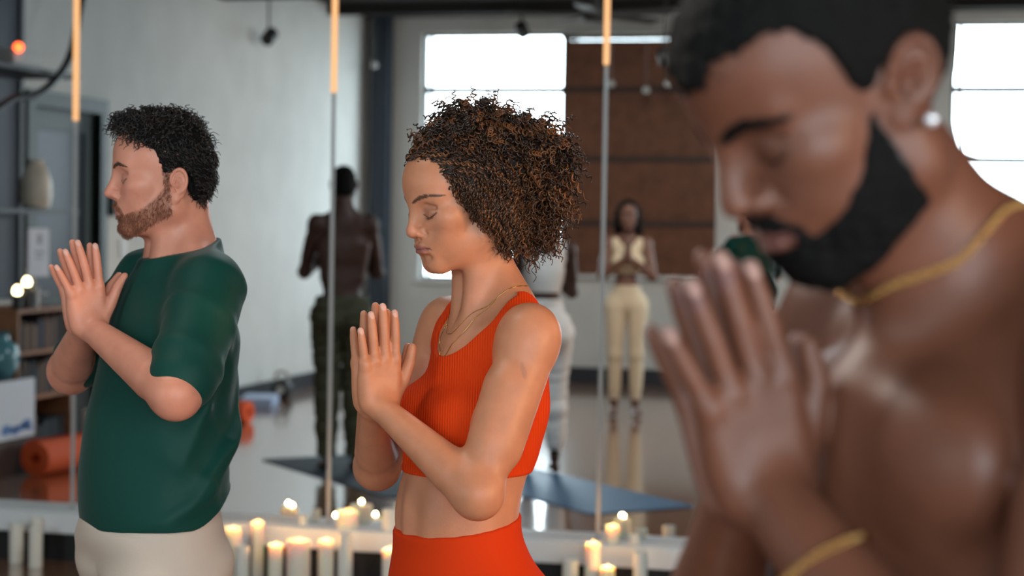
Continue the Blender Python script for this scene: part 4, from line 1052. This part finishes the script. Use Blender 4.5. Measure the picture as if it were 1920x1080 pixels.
# bookcase
bc = empty('bookcase', (X0, 5.10, 0), 0, 'low brown wooden bookcase with dark books, reflected at the far left', 'bookcase')
for y in (-.70, -.02): MB().box((0, y, 0), (.42, y + .022, .965)).build('side_panel', 'oak', bc)
for z in (.02, .415, .69, .945): MB().box((0, -.678, z), (.42, -.02, z + .022)).build('board', 'oak', bc)
MB().box((-.005, -.70, 0), (0, .002, .965)).build('back_panel', 'walnut', bc)
rs = random.Random(3)
for row, z in enumerate((.042, .437, .712)):
    y = 4.435; k = 0; top = (.27, .22, .205)[row]
    while y < 5.03:
        th = rs.uniform(.022, .048); hh = rs.uniform(top * .72, top)
        if y + th > 5.05: break
        bk = MB().box((-6.0, y, z + .001), (-5.775, y + th - .002, z + hh), .003).build('book', 'book_cloth_%d' % rs.randrange(7))
        tag(bk, 'dark upright book on the ' + ('bottom', 'middle', 'top')[row] + ' shelf of the bookcase', 'book', 'books on the ' + ('bottom', 'middle', 'top') [row] + ' shelf of the bookcase'); y += th; k += 1
cab = empty('cabinet', (X0, 5.14, 0), 0, 'dark brown cabinet at the left edge beside the bookcase', 'cabinet')
MB().box((0, 0, 0), (.42, .80, .56)).build('body', 'walnut', cab)
for y in (.01, .41): dr = MB().box((.42, y, .02), (.438, y + .38, .54), .003).build('door', 'walnut', cab); MB().lathe([(.010, 0), (.014, .012), (0, .02)], (.438, y + .3, .3), 12, Matrix.Rotation(math.radians(90), 3, 'Y')).build('knob', 'seam_grey', dr, True)
tag(MB().lathe([(.05, 0), (.06, .01), (.10, .06), (.118, .13), (.10, .20), (.055, .235), (.05, .26), (.075, .28), (.065, .28), (.045, .255), (0, .25)], (-5.80, 5.225, .56)).build('vase', 'teal_glaze', None, True), 'round teal glazed vase on the dark cabinet at the left edge', 'vase')
pic = empty('painted_canvas', (-5.690, 5.02, .215), 0, 'white canvas with blue paint leaning at the left edge', 'painting')
MB().box((-.012, 0, 0), (.012, .62, .345), .003).build('canvas', 'canvas_white', pic)
bp = MB()
for k, (y, z, ry, rz) in enumerate(((.10, .075, .055, .030), (.16, .06, .07, .022), (.24, .05, .05, .028), (.06, .05, .03, .018), (.34, .06, .07, .03))):
    bp.lathe([(0, 0), (1, 0), (1, .002), (0, .002)], (0, 0, 0), 18) if False else None
    vs = [bp.bm.verts.new((.0125, y + ry * math.cos(t) * (1 + .2 * math.sin(3 * t + k)), z + rz * math.sin(t))) for t in [2 * math.pi * q / 22 for q in range(22)]]; bp.bm.faces.new(vs)
bp.build('painted_stroke', 'blue_paint', pic)['label'] = 'blue brush strokes'
MB().box((-.010, .0, -.213), (.012, .62, -.002)).build('stand', 'walnut', pic)
sg = MB().box((-5.78, 4.69, 1.16), (-5.765, 4.95, 1.455), .002).build('paper_sign', 'paper'); tag(sg, 'white paper sign with grey writing above the tealights, far left', 'sign')
MB().box((-5.765, 4.79, 1.36), (-5.7635, 4.84, 1.42)).box((-5.765, 4.76, 1.30), (-5.7635, 4.87, 1.315)).box((-5.765, 4.78, 1.27), (-5.7635, 4.86, 1.282)).build('lettering', 'ink', sg)
MB().box((-5.79, 4.80, .967), (-5.78, 4.84, 1.17)).build('stand', 'steel_black', sg)
for y, z, L in ((4.985, 1.075, 'left'), (4.865, 1.125, 'right')):
    t = tag(MB().lathe([(.03, 0), (.032, z - .02 - .967)], (-5.82, y, .967), 18).build('tealight_holder', 'steel_black', None, True), 'glowing tealight on the bookcase, %s of the two' % L, 'tealight', 'tealights on the bookcase')
    MB().lathe([(.018, z - .02 - .967), (.026, z - .967), (.016, z + .025 - .967), (0, z + .035 - .967)], (-5.82, y, .967), 16).build('glow', 'tealight_glow', t, True)['label'] = 'warm glowing top'
tag(MB().lathe([(.036, 0), (.037, .12), (.030, .125), (0, .118)], (-5.83, 4.77, .967)).build('candle', 'wax', None, True), 'short white candle on the bookcase below the paper sign', 'candle')
tag(MB().lathe([(.036, 0), (.037, .30), (.030, .305), (0, .298)], (-5.66, 4.34, 0)).build('candle', 'wax', None, True), 'tall cream pillar candle standing on the floor by the bookcase', 'candle')
for o in set(bpy.data.objects) - before:
    if o.parent is None: o.location.x += .14; o.location.y += .24
# rolled mats
def roll(name, c, ang, L, r, label, group=None):
    t = empty(name, c, ang, label, 'yoga mat', group)
    th = np.linspace(0, 5.2 * 2 * math.pi, 190); rr = r * (.34 + .66 * th / th[-1]); tk = r * .105
    bm = bmesh.new(); rows = []
    for x in (-L / 2, L / 2):
        o_ = [bm.verts.new((x, (q + tk * .5) * math.cos(a_), r + (q + tk * .5) * math.sin(a_))) for q, a_ in zip(rr, th)]
        i_ = [bm.verts.new((x, (q - tk * .5) * math.cos(a_), r + (q - tk * .5) * math.sin(a_))) for q, a_ in zip(rr, th)]; rows.append((o_, i_))
    for k in range(len(th) - 1):
        (o0, i0), (o1, i1) = rows
        bm.faces.new((o0[k], o0[k + 1], o1[k + 1], o1[k])); bm.faces.new((i0[k], i1[k], i1[k + 1], i0[k + 1])); bm.faces.new((o0[k], i0[k], i0[k + 1], o0[k + 1])); bm.faces.new((o1[k], o1[k + 1], i1[k + 1], i1[k]))
    mb = MB(); mb.bm.free(); mb.bm = bm; mb.build('rolled_sheet', 'mat_orange', t, True); return t
roll('rolled_yoga_mat', (-5.36, 5.22, 0), math.radians(100), .56, .105, 'bright orange rolled yoga mat on the floor at the left edge')
roll('rolled_yoga_mat', (-5.62, 2.22, 0), math.radians(10), .52, .085, 'orange rolled yoga mat by the pale wall, behind the person in green')
bk = MB()
for k in range(3): bk.box((-.30 + .02 * k, -.14, .025 * k), (.30 - .03 * k, .14, .025 * k + .024), .010)
o = bk.build('folded_blanket', 'blanket', None, True); o.location = (-5.80, .95, 0); o.rotation_euler = (0, 0, math.radians(75)); tag(o, 'pale blue folded blanket on the floor along the wall', 'blanket')
kb = empty('kettlebell', (-5.86, .28, 0), 0, 'black kettlebell on the floor beside the pale blue blanket', 'kettlebell')
MB().lathe([(.06, 0), (.085, .02), (.10, .07), (.09, .12), (.05, .155), (0, .16)]).build('bell', 'rubber_black', kb, True)
MB().tube([tuple(p) for p in spline([(-.045, 0, .14), (-.055, 0, .19), (-.03, 0, .225), (.03, 0, .225), (.055, 0, .19), (.045, 0, .14)], 24)], .014).build('handle', 'seam_grey', kb, True)
MB().lathe([(0, 0), (.035, 0), (.035, .004), (0, .004)], (.02, .095, .075), 20, Matrix.Rotation(math.radians(-90), 3, 'X')).build('badge', 'switch_plate', kb, True)
tag(MB().box((XL, 3.13, 1.54), (XL + .05, 3.26, 1.69), .006).build('thermostat', 'green_door'), 'small dark wall box beside the green door frame', 'thermostat')
tag(MB().box((XL, 2.96, 1.24), (XL + .010, 3.07, 1.37), .003).build('light_switch', 'switch_plate'), 'pale wall switch plate beside the green door frame', 'switch')
def flat_mat(A, u, L, v, W, m, label):
    A, u, v = Vector((*A, 0)), Vector((*u, 0)).normalized(), Vector((*v, 0)).normalized(); b = MB(); vs = []
    r = .03
    P = [A + u * r, A + u * (L - r), A + u * L + v * r, A + u * L + v * (W - r), A + u * (L - r) + v * W, A + u * r + v * W, A + v * (W - r), A + v * r]
    lo_ = [b.bm.verts.new(p + Vector((0, 0, .0005))) for p in P]; hi_ = [b.bm.verts.new(p + Vector((0, 0, .006))) for p in P]
    b.bm.faces.new(lo_[::-1]); b.bm.faces.new(hi_)
    for k in range(8): b.bm.faces.new((lo_[k], lo_[(k + 1) % 8], hi_[(k + 1) % 8], hi_[k]))
    return tag(b.build('yoga_mat', m), label, 'yoga mat')
flat_mat((-4.463, 4.304), (.69, .72), 1.84, (.72, -.69), .64, 'mat_dark', 'dark navy yoga mat under the shirtless back-turned person')
flat_mat((-2.00, 5.83), (-.69, -.72), 1.84, (.72, -.69), .68, 'mat_blue', 'light blue yoga mat under the person in white')
# ---------------------------------------------------------------- candles in front of the mirrors
def candle(x, y, z, h, r, lit, label, melt=0.):
    t = empty('candle', (x, y, z), 0, label, 'candle', 'candles along the ledge')
    b = MB().lathe([(r * .99, 0), (r, .004), (r * 1.0, h * .55)], n=28) if False else MB()
    b.lathe([(r * .985, 0), (r, .004), (r, h - .006), (r * .95, h), (r * .80, h - .002), (r * .55, h - .010), (0, h - .012)], n=28).build('wax_body', 'wax_lit' if lit else 'wax', t, True)
    MB().tube([(0, 0, h - .013), (.001, 0, h - .006), (.002, 0, h - .003)], .0013, 6).build('wick', 'wick', t, True)
    if lit:
        fl = lamp('candle_flame_light', 'POINT', (x, y, z + h + .014), (x, y, 0), .30, (1., .52, .18), .008); fl.parent = t; fl.matrix_parent_inverse = Matrix.Translation((-x, -y, -z))
    if lit: MB().lathe([(.0005, -.002), (.0035, .004), (.0038, .008), (.0022, .015), (.0003, .023)], (.002, 0, h - .010), 12).build('flame', 'flame', t, True)
    return t
for a in [(-4.133, 7.600, 0, .172, .031, 0, 'slim cream candle on the floor, leftmost in the photo'), (-4.000, 7.525, 0, .168, .030, 0, 'slim white candle at left, in front of two others'), (-4.058, 7.640, 0, .195, .026, 0, 'taller cream candle at left, rear of three, against the mirror joint'),
          (-3.069, 7.50, 0, .225, .034, 1, 'lit candle beside the beige trousers'), (-3.005, 7.62, 0, .236, .027, 1, 'lit candle half hidden behind the one beside the beige trousers'), (-2.994, 7.42, 0, .168, .031, 0, 'plain white candle right of the one beside the beige trousers'),
          (-2.858, 7.45, 0, .175, .031, 1, 'glowing short candle, left neighbour of the thickest candle'), (-2.745, 7.42, 0, .205, .049, 1, 'thickest white candle, burning, at the middle mirror joint'), (-2.652, 7.50, 0, .196, .033, 1, 'slim lit candle right of the thickest candle'),
          (-2.568, 7.50, 0, .230, .031, 0, 'tall unlit white candle beside the orange leggings'), (-2.375, 7.50, 0, .175, .030, 1, 'lit candle mostly hidden behind the orange leggings'),
          (-1.603, 7.48, 0, .181, .032, 0, 'unlit white candle right of the orange leggings, left of a lit one'), (-1.516, 7.50, 0, .249, .032, 1, 'tall lit candle right of the orange leggings'), (-1.440, 7.42, 0, .170, .030, 1, 'short glowing candle in front of the right-hand group'),
          (-1.317, 7.48, 0, .228, .028, 0, 'slanting-topped white candle beside the nearest arm'),
          (-2.640, 7.735, .212, .075, .049, 1, 'wide low lit candle on the white ledge'), (-2.452, 7.745, .212, .090, .033, 0, 'short white candle alone on the white ledge'), (-1.480, 7.725, .212, .075, .030, 1, 'short lit candle on the ledge behind the right-hand group'),
          (-2.845, 7.745, .212, .045, .018, 0, 'tiny pale candle on the ledge, left of the thickest candle'), (-1.390, 7.745, .212, .040, .023, 0, 'low stub candle on the ledge by the nearest arm')]:
    candle(*a)
woman(); green_man(); front_man(); classmates()
